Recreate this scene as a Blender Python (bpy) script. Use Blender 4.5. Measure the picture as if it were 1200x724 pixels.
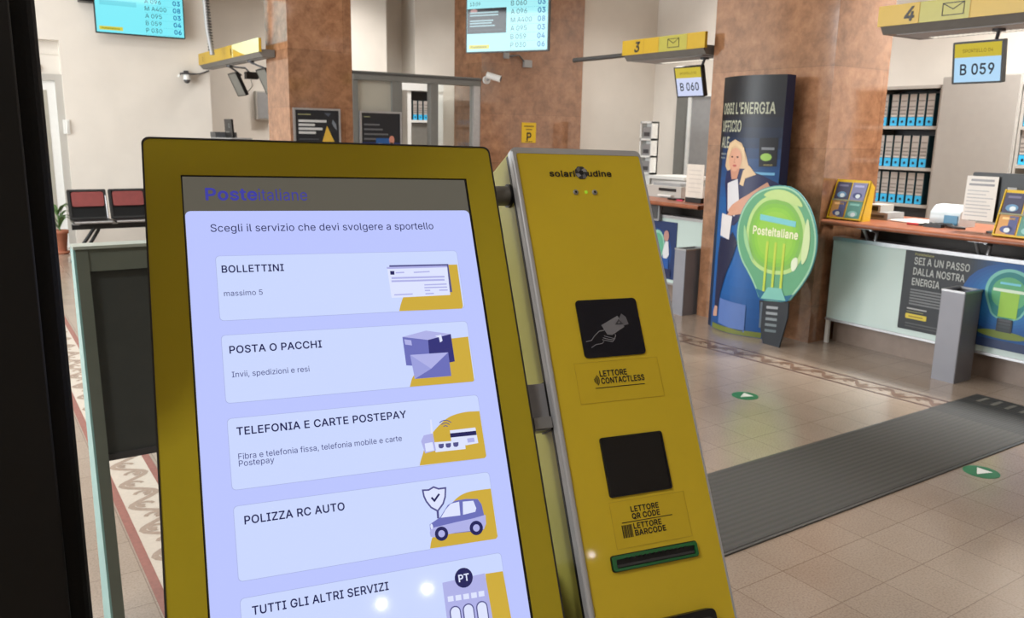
import bpy, math, random
from mathutils import Vector, Matrix
random.seed(7)
SC = bpy.context.scene
COL = SC.collection
for _o in list(bpy.data.objects):
    bpy.data.objects.remove(_o)

# ------------------------------------------------------------------ camera
H = 1.6
YAW, PITCH, ROLL, FPX = .591979373, .207911833, -.0194322616, 967.685806
_f = Vector((math.sin(YAW)*math.cos(PITCH), math.cos(YAW)*math.cos(PITCH), -math.sin(PITCH)))
_r = Vector((math.cos(YAW), -math.sin(YAW), 0))
_d = _f.cross(_r)
_r2 = _r*math.cos(ROLL) + _d*math.sin(ROLL)
_d2 = _d*math.cos(ROLL) - _r*math.sin(ROLL)
cam_data = bpy.data.cameras.new('camera')
cam = bpy.data.objects.new('camera', cam_data)
COL.objects.link(cam)
cam_data.sensor_fit = 'HORIZONTAL'
cam_data.sensor_width = 36
cam_data.lens = 36*FPX/1200
cam_data.clip_start = .02
cam_data.dof.use_dof = True
cam_data.dof.focus_distance = 1.15
cam_data.dof.aperture_fstop = 15
_m = Matrix((_r2, -_d2, -_f)).transposed().to_4x4()
_m.translation = Vector((0, 0, H))
cam.matrix_world = _m
SC.camera = cam

# ------------------------------------------------------------------ exposure, world, lights
SC.view_settings.view_transform = 'Standard'
SC.view_settings.look = 'None'
SC.view_settings.exposure = 0
SC.view_settings.gamma = 1
SC.view_settings.use_curve_mapping = False
world = bpy.data.worlds.new('world')
SC.world = world
world.use_nodes = True
world.node_tree.nodes['Background'].inputs[0].default_value = (.8, .85, .9, 1)
world.node_tree.nodes['Background'].inputs[1].default_value = .2

def area(name, loc, target, sx, sy, power, col=(1, 1, 1), shape='RECTANGLE', spread=180):
    l = bpy.data.lights.new(name, 'AREA')
    l.shape = shape
    l.size = sx
    if shape == 'RECTANGLE':
        l.size_y = sy
    l.energy = power
    l.color = col
    l.spread = math.radians(spread)
    o = bpy.data.objects.new(name, l)
    COL.objects.link(o)
    o.location = loc
    o.rotation_euler = (Vector(target)-Vector(loc)).to_track_quat('-Z', 'Y').to_euler()
    return o

LIGHT_K = 1.0
# daylight through the tall windows of the left wall
area('window_daylight', (-4.2, 7.7, 2.5), (3, 8.4, 1.6), 6.9, 3.6, 800*LIGHT_K, (.9, .96, 1))
# unseen fill lights added under the ceiling to brighten hall and kiosk
for i, (x, y, p) in enumerate([(.8, 9.4, 42), (3.6, 6.6, 26), (1.6, 4.6, 30), (3.8, 2.6, 22), (-2.6, .6, 90), (6.6, -2.5, 28)]):
    area('added_ceiling_fill', (x, y, 4.5), (x, y, 0), 1.2, .6, p*LIGHT_K, (1, .985, .965))
# rooms behind the counters
for i, (x, y, p) in enumerate([(7.35, 3.0, 230), (7.4, 7.2, 60), (5.2, 11.6, 75), (7.4, 11.6, 30), (4.0, 12.2, 16)]):
    area('back_office_light', (x, y, 4.4), (x, y, 0), .9, .6, p*LIGHT_K, (1, .98, .95), spread=120)
# small round downlights behind the photographer
for x, y in ((.81, -6.67), (1.30, -6.61), (3.25, -6.96)):
    area('downlight', (x, y, 4.2), (x*.5, -2, 1.2), .055, .055, 2.0, (1, .97, .92), 'DISK')
GLYPHS = {0: {
    ' ': '192|',
    ',': '192|46,-121 42,-120 39,-114 38,-98 66,66 70,72 78,74 126,74 134,72 137,66 133,46 87,-114 78,-121',
    '0': '457|222,518 262,514 286,507 322,486 358,450 381,406 389,386 402,334 402,310 406,290 406,218 402,198 402,174 385,110 361,62 326,26 310,15 278,-1 226,-9 174,-1 136,18 114,38 91,66 63,126 50,178 50,214 46,234 46,274 50,294 51,334 67,394 95,450 136,490 174,509;226,458 254,453 278,441 290,431 310,406 329,362 337,318 338,290 342,274 342,234 338,218 337,190 329,146 312,106 286,74 262,59 238,54 210,55 190,60 166,75 143,102 123,154 115,194 114,230 110,250 114,278 115,314 123,354 142,403 158,426 182,445 198,453',
    '1': '457|390,0 382,-2 86,-2 78,0 75,6 74,46 78,56 86,58 202,58 208,62 210,66 210,430 208,438 202,440 190,433 98,365 90,362 86,370 86,418 90,430 194,508 266,510 274,508 277,502 278,70 280,62 290,58 382,58 390,56 394,46 394,10',
    '2': '457|66,0 62,10 62,42 66,50 86,74 126,114 142,134 250,246 278,279 307,322 318,358 317,382 308,414 294,432 270,448 258,453 230,458 210,457 190,453 166,441 151,426 140,410 131,386 129,366 126,360 118,358 78,358 68,362 66,370 66,390 79,430 87,446 114,478 146,499 182,513 218,518 238,518 270,513 306,499 330,482 350,462 364,442 377,414 382,386 382,354 375,326 358,288 338,258 242,150 179,86 162,62 166,59 174,58 382,57 388,54 390,46 390,10 388,2 378,-2 74,-2',
    '3': '457|74,508 82,510 362,510 372,506 374,498 374,466 365,450 255,326 231,298 230,294 238,290 266,290 290,283 310,276 342,257 373,222 389,186 394,154 394,130 389,102 372,66 338,30 306,9 262,-6 238,-6 218,-10 198,-6 170,-5 134,8 90,34 67,58 54,84 46,106 43,122 44,130 54,134 102,134 112,126 118,106 127,90 149,70 170,59 190,55 246,55 278,65 298,78 310,91 317,102 326,134 325,166 317,190 309,202 286,225 274,232 242,241 210,246 162,247 158,248 155,254 154,290 158,302 278,438 281,446 278,449 270,450 78,451 72,454 70,462 70,498',
    '4': '457|302,509 307,506 306,496 143,222 118,178 116,170 126,166 270,166 278,168 282,178 282,306 284,314 294,318 334,318 342,316 346,306 346,174 348,170 354,166 402,166 410,164 414,154 414,114 412,106 406,103 354,102 348,98 345,6 342,0 334,-2 294,-2 284,2 282,10 282,90 278,100 270,102 50,102 42,104 38,114 38,150 43,166 242,504 246,508 254,510',
    '5': '457|366,508 370,498 370,462 368,454 362,451 166,450 154,446 151,438 150,414 138,322 139,314 142,311 162,321 206,334 258,334 298,321 338,294 366,260 381,230 390,202 394,166 390,130 385,110 375,86 361,62 342,38 310,14 274,-1 254,-6 218,-10 182,-5 142,9 114,26 79,62 63,94 59,122 62,128 70,130 118,129 124,126 129,110 142,87 166,67 198,55 246,55 278,67 302,90 312,106 321,126 326,166 321,198 309,226 296,242 278,257 254,269 230,274 194,273 154,261 134,249 122,246 98,246 74,251 68,254 66,274 82,394 90,486 96,506 106,510 358,510',
    '6': '457|314,509 318,506 317,498 219,358 195,322 192,314 198,310 218,314 258,314 286,309 322,293 346,274 370,242 385,206 390,174 390,138 385,110 372,78 354,50 334,30 310,12 266,-6 226,-10 190,-5 146,12 134,19 106,42 87,66 66,118 62,170 67,202 79,242 103,290 246,504 250,508 258,510;254,261 293,238 313,210 321,190 326,158 321,126 312,102 305,90 279,66 258,55 234,51 218,51 194,55 178,63 158,78 147,90 137,110 131,130 126,158 131,190 139,210 151,230 174,249 206,261',
    '7': '457|106,-1 101,2 100,6 103,14 316,442 314,448 306,450 70,451 64,454 62,462 62,498 64,506 74,510 382,510 390,508 394,498 394,458 391,446 171,6 166,0 158,-2',
    '8': '457|218,518 266,514 306,500 342,474 369,438 377,422 382,398 382,366 377,338 362,310 334,282 314,270 312,266 354,241 370,226 393,186 402,150 402,126 397,94 381,62 354,34 334,19 310,7 270,-6 246,-6 226,-10 206,-6 186,-6 166,-1 134,11 102,30 78,54 71,66 55,98 50,130 50,150 55,174 63,194 75,214 106,246 141,266 138,270 118,282 94,306 75,342 70,366 70,398 77,426 94,458 118,482 134,493 158,505 182,513;119,126 118,150 123,170 131,186 146,205 170,221 194,229 222,233 262,229 282,221 302,208 321,186 333,154 333,122 323,94 314,82 294,67 278,59 230,51 190,55 162,65 146,75 129,94;135,378 139,402 151,426 159,434 178,447 194,453 214,457 234,458 274,447 286,441 298,430 309,414 317,374 307,334 282,307 250,295 206,294 186,299 170,307 151,326 139,350',
    '9': '457|138,-1 134,2 135,10 257,186 260,198 234,194 194,194 170,199 138,212 104,238 83,266 67,302 62,338 62,358 67,398 90,446 114,474 138,493 190,514 230,518 270,513 314,494 346,466 366,440 385,398 390,370 390,330 385,302 375,270 349,218 281,114 206,6 194,-2;218,458 238,457 258,453 281,442 298,426 312,406 321,386 326,350 317,306 298,275 274,257 238,246 206,247 178,257 166,266 141,294 131,322 127,350 131,378 138,402 155,426 167,438 178,445 194,453',
    ':': '192|98,-6 86,-5 70,2 55,18 50,34 50,54 59,70 78,84 94,88 114,84 126,77 138,62 142,50 141,26 134,14 120,2;52,298 52,334 62,350 78,360 114,360 130,350 140,334 142,310 139,298 126,282 110,271 90,270 78,273 62,284',
    'A': '484|210,510 270,510 280,502 449,46 462,6 462,2 458,-1 406,-2 394,2 387,14 346,130 342,136 330,138 138,136 133,130 97,26 86,3 74,-2 26,-2 18,2 18,10 27,38 187,478 198,504 202,508;238,436 242,434 246,426 286,298 317,214 317,206 314,203 174,202 166,203 162,206 162,214 234,430',
    'B': '460|62,508 70,510 258,510 290,506 334,490 354,474 374,454 382,442 398,406 399,374 397,342 389,322 378,306 358,286 334,273 327,266 370,242 394,218 402,206 418,166 418,118 413,94 401,66 382,42 350,19 306,3 266,-2 70,-2 60,2 58,10 58,498;128,226 138,230 250,230 282,225 306,216 330,197 346,170 353,138 344,102 326,80 302,67 282,63 258,62 242,58 138,58 130,60 126,70 126,218;128,290 126,298 126,438 130,448 138,450 246,450 278,445 310,428 328,402 334,370 329,342 314,318 287,298 270,291 238,286 138,286',
    'E': '423|374,0 366,-2 70,-2 60,2 58,10 58,498 62,508 70,510 362,510 372,506 374,498 374,462 372,454 366,451 138,450 128,446 126,438 126,298 130,288 138,286 350,285 354,284 357,278 358,238 356,230 346,226 138,226 130,224 126,214 126,70 128,62 138,58 370,57 376,54 378,46 378,10',
    'F': '414|66,-1 60,2 58,10 58,498 60,506 70,510 358,510 366,508 370,498 370,462 368,454 362,451 138,450 128,446 126,438 126,290 130,280 138,278 342,277 346,276 349,270 349,226 346,220 338,218 138,218 130,216 126,206 125,6 122,0 114,-2',
    'I': '304|34,0 30,10 30,46 34,56 42,58 110,58 116,62 118,66 118,438 116,446 110,450 42,450 34,452 30,462 30,498 32,506 42,510 258,510 266,508 270,498 270,462 266,452 258,450 194,450 190,448 186,442 186,70 188,62 194,58 258,58 266,56 270,46 270,10 268,2 258,-2 42,-2',
    'L': '397|66,509 114,510 122,508 125,502 126,70 128,62 138,58 354,57 360,54 362,46 362,10 358,0 350,-2 70,-2 60,2 58,10 58,498 60,506',
    'M': '632|62,508 70,510 142,510 150,508 156,502 285,174 307,102 314,91 318,94 322,102 355,202 472,502 478,508 486,510 558,510 568,506 570,498 570,10 566,0 558,-2 514,-2 506,0 503,6 502,382 504,398 502,404 487,374 457,286 353,22 344,2 334,-2 290,-1 282,6 163,302 134,386 126,400 123,394 122,378 122,338 126,318 125,6 122,0 114,-2 70,-2 60,2 58,10 58,498',
    'O': '537|274,518 330,509 374,491 390,482 430,446 467,390 489,326 490,298 494,278 494,230 490,210 489,182 469,122 426,58 382,23 334,1 266,-10 206,-1 154,21 126,42 98,70 69,114 47,174 42,202 38,262 46,330 55,358 70,396 102,442 130,470 150,485 170,495 202,509 226,514;270,55 234,59 194,73 178,83 151,110 123,154 111,198 106,234 106,274 111,314 125,358 152,402 182,429 210,443 230,449 262,454 314,447 349,430 382,401 405,366 421,322 426,294 427,254 426,214 421,186 407,146 382,107 350,79 330,69 302,59',
    'P': '449|62,0 58,10 58,498 60,506 70,510 254,510 290,505 338,485 366,464 390,434 405,394 410,362 410,330 405,302 392,266 362,227 326,203 294,191 274,186 246,186 226,182 138,182 130,180 126,170 125,6 122,0 114,-2 70,-2;130,244 126,254 126,438 130,448 138,450 250,449 294,438 316,422 331,402 341,374 342,330 331,294 314,271 294,257 262,247 238,246 222,242 138,242',
    'R': '453|62,508 70,510 258,510 294,505 330,492 354,477 374,458 389,438 405,402 410,378 410,330 405,302 390,268 374,246 358,231 322,210 320,206 341,162 425,10 426,2 422,-1 362,-2 350,2 249,190 246,194 238,196 226,194 138,194 128,190 126,182 125,6 122,0 114,-2 70,-2 60,2 58,10 58,498;128,446 138,450 246,450 278,445 309,430 331,406 342,370 341,326 332,302 322,287 298,269 262,259 138,258 130,260 126,270 126,438',
    'S': '451|238,518 278,513 314,501 350,478 378,450 393,422 397,414 402,386 400,378 390,374 346,374 338,376 324,410 298,437 258,453 222,457 174,449 146,433 135,422 119,390 119,366 125,346 146,323 162,313 210,295 266,281 314,265 362,238 386,214 396,198 406,174 410,154 410,134 405,98 393,74 370,42 358,31 326,11 282,-5 246,-10 202,-10 166,-5 130,7 90,30 63,58 47,90 38,122 40,134 50,138 94,138 102,136 107,130 111,114 124,90 146,71 174,59 226,50 278,59 307,74 318,82 330,97 341,122 341,158 333,174 322,186 314,193 290,205 258,217 202,231 134,255 98,278 84,290 61,322 54,342 50,374 55,410 71,442 78,454 102,478 138,499 178,513 218,518',
    'T': '453|246,-2 198,-1 192,2 191,6 190,438 188,446 178,450 38,451 32,454 30,462 31,502 34,508 38,509 406,510 414,508 417,502 417,458 416,454 410,451 270,450 262,448 258,442 258,10 256,2',
    'a': '393|334,0 326,-2 286,-2 278,0 275,6 274,30 270,38 262,34 238,11 214,-1 186,-10 142,-10 118,-5 90,6 62,26 43,50 30,86 30,126 40,158 54,178 82,197 122,213 170,222 246,231 258,234 268,242 273,254 273,266 269,286 264,298 258,306 234,322 202,329 166,325 142,317 126,306 114,293 104,278 98,275 46,288 43,298 55,322 78,346 102,365 146,381 170,386 210,386 238,382 266,373 282,365 306,346 322,322 333,298 338,270 338,10;273,178 274,138 265,102 249,78 230,63 202,51 170,46 138,51 114,63 103,74 95,90 95,110 103,134 118,149 134,157 170,165 214,170 266,181',
    'b': '428|54,508 62,510 106,510 114,508 117,502 118,346 118,338 122,332 146,358 178,377 218,386 270,382 310,364 342,338 371,294 385,254 390,222 390,150 377,98 370,80 346,42 314,15 278,-3 238,-10 218,-10 182,-2 154,14 122,48 118,50 114,42 113,6 110,0 102,-2 62,-2 52,2 50,10 50,498;242,325 274,313 294,294 303,282 313,262 321,234 326,206 325,170 313,114 301,90 286,74 254,55 234,50 202,51 182,57 159,70 139,90 129,110 119,150 114,186 119,230 127,262 138,283 163,310 182,321 202,325',
    'c': '400|294,365 326,342 345,318 361,286 358,276 350,271 314,262 306,263 300,266 293,282 274,305 258,316 234,325 186,325 154,313 142,305 123,282 107,250 98,202 98,174 103,146 112,114 123,94 142,71 162,59 182,51 226,50 258,60 281,78 302,113 310,117 346,109 362,102 362,94 356,78 342,54 310,22 286,8 254,-5 226,-10 198,-10 162,-5 122,12 102,26 75,54 55,86 39,130 34,162 34,214 39,246 55,290 78,326 102,350 122,364 162,381 202,386 234,386 278,373',
    'd': '428|370,508 374,498 374,10 372,2 362,-2 322,-2 314,0 311,6 310,42 306,48 266,11 250,1 234,-5 210,-10 186,-10 154,-5 126,7 106,18 71,54 53,86 39,126 34,154 34,222 39,250 55,294 78,334 110,361 154,381 186,386 210,386 234,381 254,373 278,358 298,334 306,328 310,334 310,342 311,502 314,508 322,510 362,510;226,325 246,319 262,309 282,289 296,266 305,238 309,210 309,170 297,114 285,90 270,74 254,63 226,51 186,51 170,55 146,67 126,89 111,118 103,146 98,174 99,210 103,238 113,266 123,286 142,305 162,317 182,325',
    'e': '408|230,386 266,377 290,365 310,350 341,318 361,278 369,246 374,202 373,174 370,168 362,166 106,165 102,162 103,138 113,106 126,87 147,66 170,55 190,50 234,50 258,57 278,70 294,87 304,102 310,105 358,94 363,90 364,86 356,66 342,46 318,22 290,5 258,-5 226,-10 166,-6 122,12 102,26 78,50 59,78 51,94 38,134 34,162 34,226 39,250 55,294 74,322 110,358 158,381 198,386;100,226 103,246 110,266 128,294 150,313 174,325 182,326 230,325 265,310 278,297 293,274 301,254 306,230 302,224 294,222 110,222',
    'f': '258|86,-1 80,2 78,10 78,318 74,324 70,326 18,326 10,328 6,338 7,374 10,380 14,381 70,382 76,386 78,430 83,462 98,490 122,513 134,520 162,530 226,529 238,524 243,518 230,473 222,469 174,469 156,458 147,438 148,386 154,382 218,382 226,380 230,370 230,338 228,330 222,327 154,326 150,324 146,318 145,6 142,0 134,-2',
    'g': '429|370,380 374,370 374,-18 369,-54 352,-90 322,-121 290,-138 250,-150 206,-154 186,-150 166,-150 122,-137 90,-118 66,-94 52,-74 54,-66 82,-49 98,-43 106,-46 138,-77 162,-89 186,-94 222,-94 254,-87 278,-74 294,-57 301,-46 310,-2 310,50 306,58 302,57 278,30 258,17 230,7 198,2 154,7 110,27 86,46 74,58 53,90 39,130 34,154 34,230 39,254 52,290 74,326 106,358 154,381 190,386 218,386 246,378 278,358 298,335 306,330 310,338 311,374 314,380 322,382 362,382;226,325 242,321 266,309 278,297 290,279 305,238 310,210 309,174 305,146 296,118 285,98 270,83 242,67 226,63 186,63 166,67 150,75 123,102 112,122 103,150 98,178 99,210 103,238 115,270 126,289 146,309 166,321 186,325',
    'h': '414|54,508 62,510 106,510 114,508 117,502 118,350 122,338 130,342 154,365 182,379 218,386 234,386 266,381 298,369 322,350 342,322 353,294 358,262 358,10 354,0 346,-2 306,-2 298,0 295,6 294,238 289,270 274,299 267,306 246,320 214,326 190,325 166,317 143,302 128,282 118,250 117,6 114,0 106,-2 62,-2 52,2 50,10 50,498',
    'i': '171|62,382 110,381 116,378 118,370 118,10 114,0 106,-2 58,-1 52,2 50,10 50,370 54,380;125,498 126,478 123,466 110,450 98,443 78,442 66,445 54,454 44,466 40,486 45,502 54,514 74,525 90,526 102,521 118,510',
    'l': '193|62,510 110,509 114,508 117,502 118,78 121,66 130,57 142,54 166,53 172,50 181,10 178,3 170,-2 146,-5 114,-2 94,5 71,22 59,42 54,54 50,86 50,498 54,508',
    'm': '614|556,2 546,-2 506,-2 498,0 495,6 494,254 487,290 470,312 446,325 402,326 382,321 360,306 348,290 339,262 337,6 334,0 326,-2 286,-2 278,0 274,10 274,250 269,282 254,306 230,323 218,326 186,326 170,323 142,306 129,290 119,262 117,6 114,0 106,-2 62,-2 54,0 50,10 50,370 52,378 62,382 102,382 110,380 113,374 115,338 118,332 146,362 174,379 194,386 238,386 262,379 282,366 298,350 314,325 318,323 338,346 354,361 378,375 410,386 470,385 496,374 520,358 545,322 553,302 558,278 558,10',
    'n': '414|354,0 346,-2 306,-2 298,0 295,6 294,238 289,270 274,299 267,306 246,320 214,326 190,325 166,317 143,302 128,282 118,250 117,6 114,0 106,-2 62,-2 52,2 50,10 50,370 54,380 62,382 102,382 110,380 113,374 114,338 118,331 150,362 162,369 186,381 222,386 262,382 290,373 302,366 326,346 346,314 353,294 358,262 358,10',
    'o': '419|254,-5 214,-10 198,-10 162,-5 122,12 102,26 75,54 55,86 39,130 34,162 34,214 39,246 55,290 78,326 102,350 122,364 162,381 202,386 218,386 254,381 294,364 314,350 341,322 361,290 377,246 382,210 382,166 377,130 361,86 338,50 314,26 294,12;230,325 246,321 266,310 290,285 301,266 313,226 318,190 313,150 305,118 294,97 266,66 246,55 230,51 186,51 166,57 143,70 123,94 112,114 103,142 99,170 99,206 109,254 123,282 143,306 166,319 186,325',
    'p': '428|54,-144 50,-134 50,370 52,378 62,382 102,382 110,380 113,374 114,334 118,328 126,334 142,354 162,369 190,381 214,386 234,386 274,381 310,364 349,330 371,294 385,254 390,222 390,154 385,126 371,82 342,38 314,15 270,-6 218,-10 190,-5 158,11 122,44 118,38 118,30 117,-138 114,-144 106,-146 62,-146;242,325 274,313 294,294 303,282 313,262 321,234 326,206 325,170 313,114 301,90 286,74 254,55 234,50 202,51 182,57 159,70 139,90 129,110 119,150 114,186 119,230 127,262 138,283 163,310 182,321 202,325',
    'r': '263|58,-1 52,2 50,10 50,370 52,378 62,382 102,382 110,380 113,374 115,342 118,336 134,354 154,369 178,381 202,386 234,386 242,384 246,374 246,334 242,324 234,322 186,321 162,314 142,300 125,278 118,254 117,6 114,0 106,-2',
    's': '369|202,386 246,377 282,358 302,338 313,322 323,298 323,290 306,283 270,277 263,282 253,302 241,314 230,321 202,329 170,329 150,325 138,319 118,301 112,278 116,258 126,244 142,235 178,223 238,209 278,194 306,172 322,150 329,134 333,106 329,78 314,48 286,19 262,5 230,-5 198,-10 166,-10 118,-1 82,18 54,46 46,58 39,74 37,94 54,101 94,107 107,82 127,62 150,51 182,47 214,51 245,66 260,82 265,102 265,114 254,133 238,144 214,153 138,171 106,184 78,202 66,214 51,238 46,262 46,286 51,310 59,326 86,354 102,365 118,373 146,382 170,386',
    't': '231|206,-2 190,-6 162,-6 126,0 94,18 70,54 62,98 62,318 58,324 54,326 14,327 8,330 6,338 6,370 10,380 18,382 54,382 60,386 62,462 64,470 70,473 118,474 128,470 130,462 130,390 134,384 198,381 202,380 205,374 206,338 202,328 194,326 138,326 134,324 130,318 130,86 134,69 146,57 174,53 194,54 204,50 214,10 212,2',
    'v': '393|18,378 26,382 74,382 82,380 87,374 194,79 198,82 202,90 231,182 301,374 306,380 314,382 362,382 370,378 369,366 245,42 226,0 218,-2 170,-2 163,2 158,8 27,346',
    'y': '393|54,-142 48,-138 47,-130 55,-98 60,-90 70,-86 110,-85 127,-74 137,-62 147,-42 159,-2 153,22 19,366 18,378 26,382 74,382 82,380 87,374 161,174 190,87 194,81 202,94 211,126 301,374 306,380 314,382 366,381 370,378 369,366 213,-42 193,-86 182,-102 162,-122 138,-138 110,-146 70,-146',
    'z': '384|338,0 330,-2 54,-2 44,2 42,10 42,42 46,54 245,310 247,318 242,321 234,322 54,323 48,326 46,334 46,370 50,380 58,382 322,382 332,378 334,370 334,338 329,322 147,86 135,70 134,62 138,59 146,58 334,57 340,54 342,46 342,10',
}, 1: {
    ' ': '208|',
    "'": '226|130,302 78,302 66,310 62,318 61,394 57,418 57,502 60,514 70,522 134,523 145,518 150,510 151,466 147,446 147,370 143,350 143,318 138,307',
    '0': '473|226,-23 170,-14 130,5 102,30 82,55 57,102 50,122 37,174 37,210 33,234 33,278 37,298 38,338 54,398 84,458 118,494 130,503 170,522 222,531 266,527 294,519 330,498 370,458 395,410 401,394 415,338 415,314 419,290 419,214 415,194 414,166 398,106 372,54 334,14 322,5 282,-14;222,67 198,72 178,83 170,90 153,114 136,158 127,202 127,238 124,254 127,270 127,306 136,350 153,394 166,414 180,426 202,439 226,443 250,439 270,429 290,410 300,394 315,358 324,314 325,286 329,270 329,242 325,222 324,194 316,154 298,111 278,86 262,75 238,68',
    '5': '473|374,520 380,514 383,502 383,454 377,442 362,437 170,436 164,430 155,346 157,338 162,336 202,347 266,346 298,337 314,328 341,310 362,290 378,267 394,234 402,210 407,174 402,122 387,78 373,54 350,26 314,0 278,-14 258,-19 214,-23 178,-18 134,-3 106,14 68,54 49,94 45,122 46,130 51,138 66,143 126,142 136,134 149,102 164,86 182,75 202,68 238,67 270,79 290,98 307,130 312,166 308,190 297,218 270,245 246,256 226,261 198,260 158,247 138,235 126,233 94,233 70,237 62,240 56,246 53,254 53,278 69,398 77,490 84,514 90,520 102,523 358,523',
    '6': '473|322,522 330,517 334,510 331,494 223,338 222,330 230,327 270,326 290,322 318,311 330,304 354,286 374,261 384,246 397,214 403,182 403,134 398,106 384,70 366,43 342,18 318,0 270,-19 226,-23 186,-18 142,-2 126,7 94,34 73,62 54,110 49,146 49,178 58,222 69,254 104,318 238,517 246,522 254,523;246,248 270,237 290,220 301,202 307,186 311,154 308,134 302,114 286,90 274,79 254,69 222,64 190,73 162,94 145,130 141,162 144,182 149,198 162,220 170,229 186,239 206,247',
    '9': '473|130,-14 122,-9 118,-2 121,14 226,168 229,178 222,181 186,181 154,190 130,200 92,230 69,262 54,298 49,338 49,366 54,402 73,446 90,469 110,490 134,507 178,525 214,531 238,531 274,526 322,506 358,474 379,446 398,402 403,374 403,326 398,298 389,266 360,210 293,106 218,-2 206,-12 198,-15;226,445 250,440 270,432 290,414 307,382 311,350 308,326 303,310 286,283 266,269 230,259 214,260 186,269 162,290 154,300 149,314 144,330 142,350 144,374 149,390 166,418 178,429 194,437',
    'A': '500|202,523 274,523 285,518 292,510 477,10 478,-2 470,-12 458,-15 402,-15 386,-10 374,10 337,114 330,123 322,125 150,124 144,118 110,22 100,-2 94,-10 82,-15 22,-15 10,-12 4,-6 2,6 14,42 174,482 188,514 194,520;238,389 242,386 246,377 272,294 297,226 297,218 294,216 190,215 182,218 181,226 232,378',
    'B': '476|54,520 66,523 258,523 298,518 341,502 358,490 382,466 396,446 411,410 414,374 410,338 396,306 362,270 361,266 378,254 402,230 418,206 431,170 431,110 425,86 410,55 390,30 358,8 310,-10 270,-15 66,-15 54,-12 48,-6 45,10 45,498 46,510;141,214 150,217 246,217 274,212 298,204 318,189 332,166 338,138 336,122 332,110 314,89 298,81 278,76 234,71 150,71 142,73 139,82 139,206;141,302 139,310 139,426 142,435 150,437 238,437 274,432 299,418 314,398 320,370 315,346 302,326 282,311 262,304 234,299 150,299',
    'C': '530|362,513 386,500 414,482 442,454 456,434 477,394 486,362 487,350 482,339 474,334 466,333 406,334 399,338 394,345 384,370 370,394 354,410 336,422 306,435 278,441 230,435 206,425 186,414 161,390 137,350 124,306 119,270 119,238 125,198 141,150 166,114 194,89 222,77 242,72 270,69 294,72 314,77 348,94 366,110 377,126 396,166 402,172 410,175 466,175 481,170 486,162 487,150 478,118 462,85 442,54 413,26 374,2 346,-10 310,-19 278,-23 262,-23 198,-13 146,9 118,30 92,54 57,106 34,170 25,238 25,270 35,342 57,402 91,454 122,482 146,499 198,522 258,531 290,531 314,527',
    'D': '522|54,-12 46,-2 45,10 45,498 48,514 54,520 66,523 250,523 302,514 358,492 394,466 421,438 447,398 470,334 475,290 475,214 470,178 446,110 414,62 381,34 358,17 302,-5 230,-15 66,-15;142,73 139,82 139,426 141,434 150,437 222,437 262,433 310,415 342,387 359,362 367,346 380,302 381,270 384,258 381,238 381,210 363,154 342,122 330,110 306,93 274,81 254,76 226,75 210,71 150,71',
    'E': '439|382,-12 366,-15 66,-15 54,-12 48,-6 45,10 45,498 46,510 54,520 70,523 366,523 378,520 384,514 387,502 387,454 382,443 374,438 150,437 141,434 139,426 139,310 142,301 150,299 354,299 362,296 368,290 371,274 370,226 366,219 358,214 150,213 142,211 139,202 139,82 141,74 150,71 378,70 388,62 391,50 391,2 388,-6',
    'F': '430|58,-14 48,-6 45,6 45,498 48,514 54,520 66,523 358,523 374,520 380,514 383,506 383,458 380,446 370,438 150,437 141,434 139,426 139,302 142,293 150,291 350,290 358,285 363,274 363,222 357,210 346,205 150,205 142,203 139,194 138,-2 133,-10 122,-15',
    'G': '540|290,531 334,522 370,509 386,500 422,474 454,437 475,402 486,366 486,346 481,338 470,333 414,333 402,336 394,345 373,386 346,414 314,431 282,440 266,441 234,436 192,418 166,397 147,370 136,346 124,306 119,270 119,238 125,198 143,146 162,118 194,89 222,77 242,72 270,69 302,72 338,86 362,105 383,134 395,166 396,178 394,183 386,185 290,185 275,190 269,202 269,250 272,262 278,268 294,271 482,270 490,265 495,254 495,206 487,142 482,126 464,82 434,42 378,2 334,-14 266,-23 202,-14 154,5 142,12 118,30 86,62 53,114 35,166 29,190 29,218 25,238 25,270 29,290 30,322 54,398 87,450 98,462 142,498 186,518 250,531',
    'H': '537|51,-10 46,-2 45,10 45,498 46,510 50,517 62,523 122,523 133,518 138,510 139,314 142,305 150,303 366,303 374,305 377,314 377,502 380,514 386,520 398,523 454,523 465,518 470,510 471,498 471,10 470,-2 466,-9 454,-15 394,-15 383,-10 378,-2 377,206 374,215 366,217 150,217 142,215 139,206 138,-2 133,-10 122,-15 66,-15',
    'I': '320|26,520 42,523 262,523 274,520 280,514 283,502 283,458 278,443 266,437 206,436 201,434 199,426 200,78 206,72 266,71 278,65 283,54 283,6 280,-6 274,-12 258,-15 38,-15 26,-12 20,-6 17,6 17,50 22,65 34,71 98,72 103,74 105,82 104,430 98,436 34,437 22,443 17,454 17,502 20,514',
    'L': '413|58,522 122,523 134,517 139,506 139,82 141,74 150,71 362,70 372,62 375,50 375,2 372,-6 366,-12 350,-15 66,-15 54,-12 48,-6 45,10 45,502 48,514',
    'N': '543|473,518 478,510 479,498 479,10 478,-2 474,-9 466,-14 454,-15 386,-15 374,-9 196,270 153,342 146,350 142,352 139,338 138,-2 133,-10 122,-15 66,-15 51,-10 46,-2 45,10 45,498 46,510 50,517 62,523 130,523 142,520 150,514 172,482 374,163 382,157 385,170 386,510 391,518 402,523 458,523',
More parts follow.
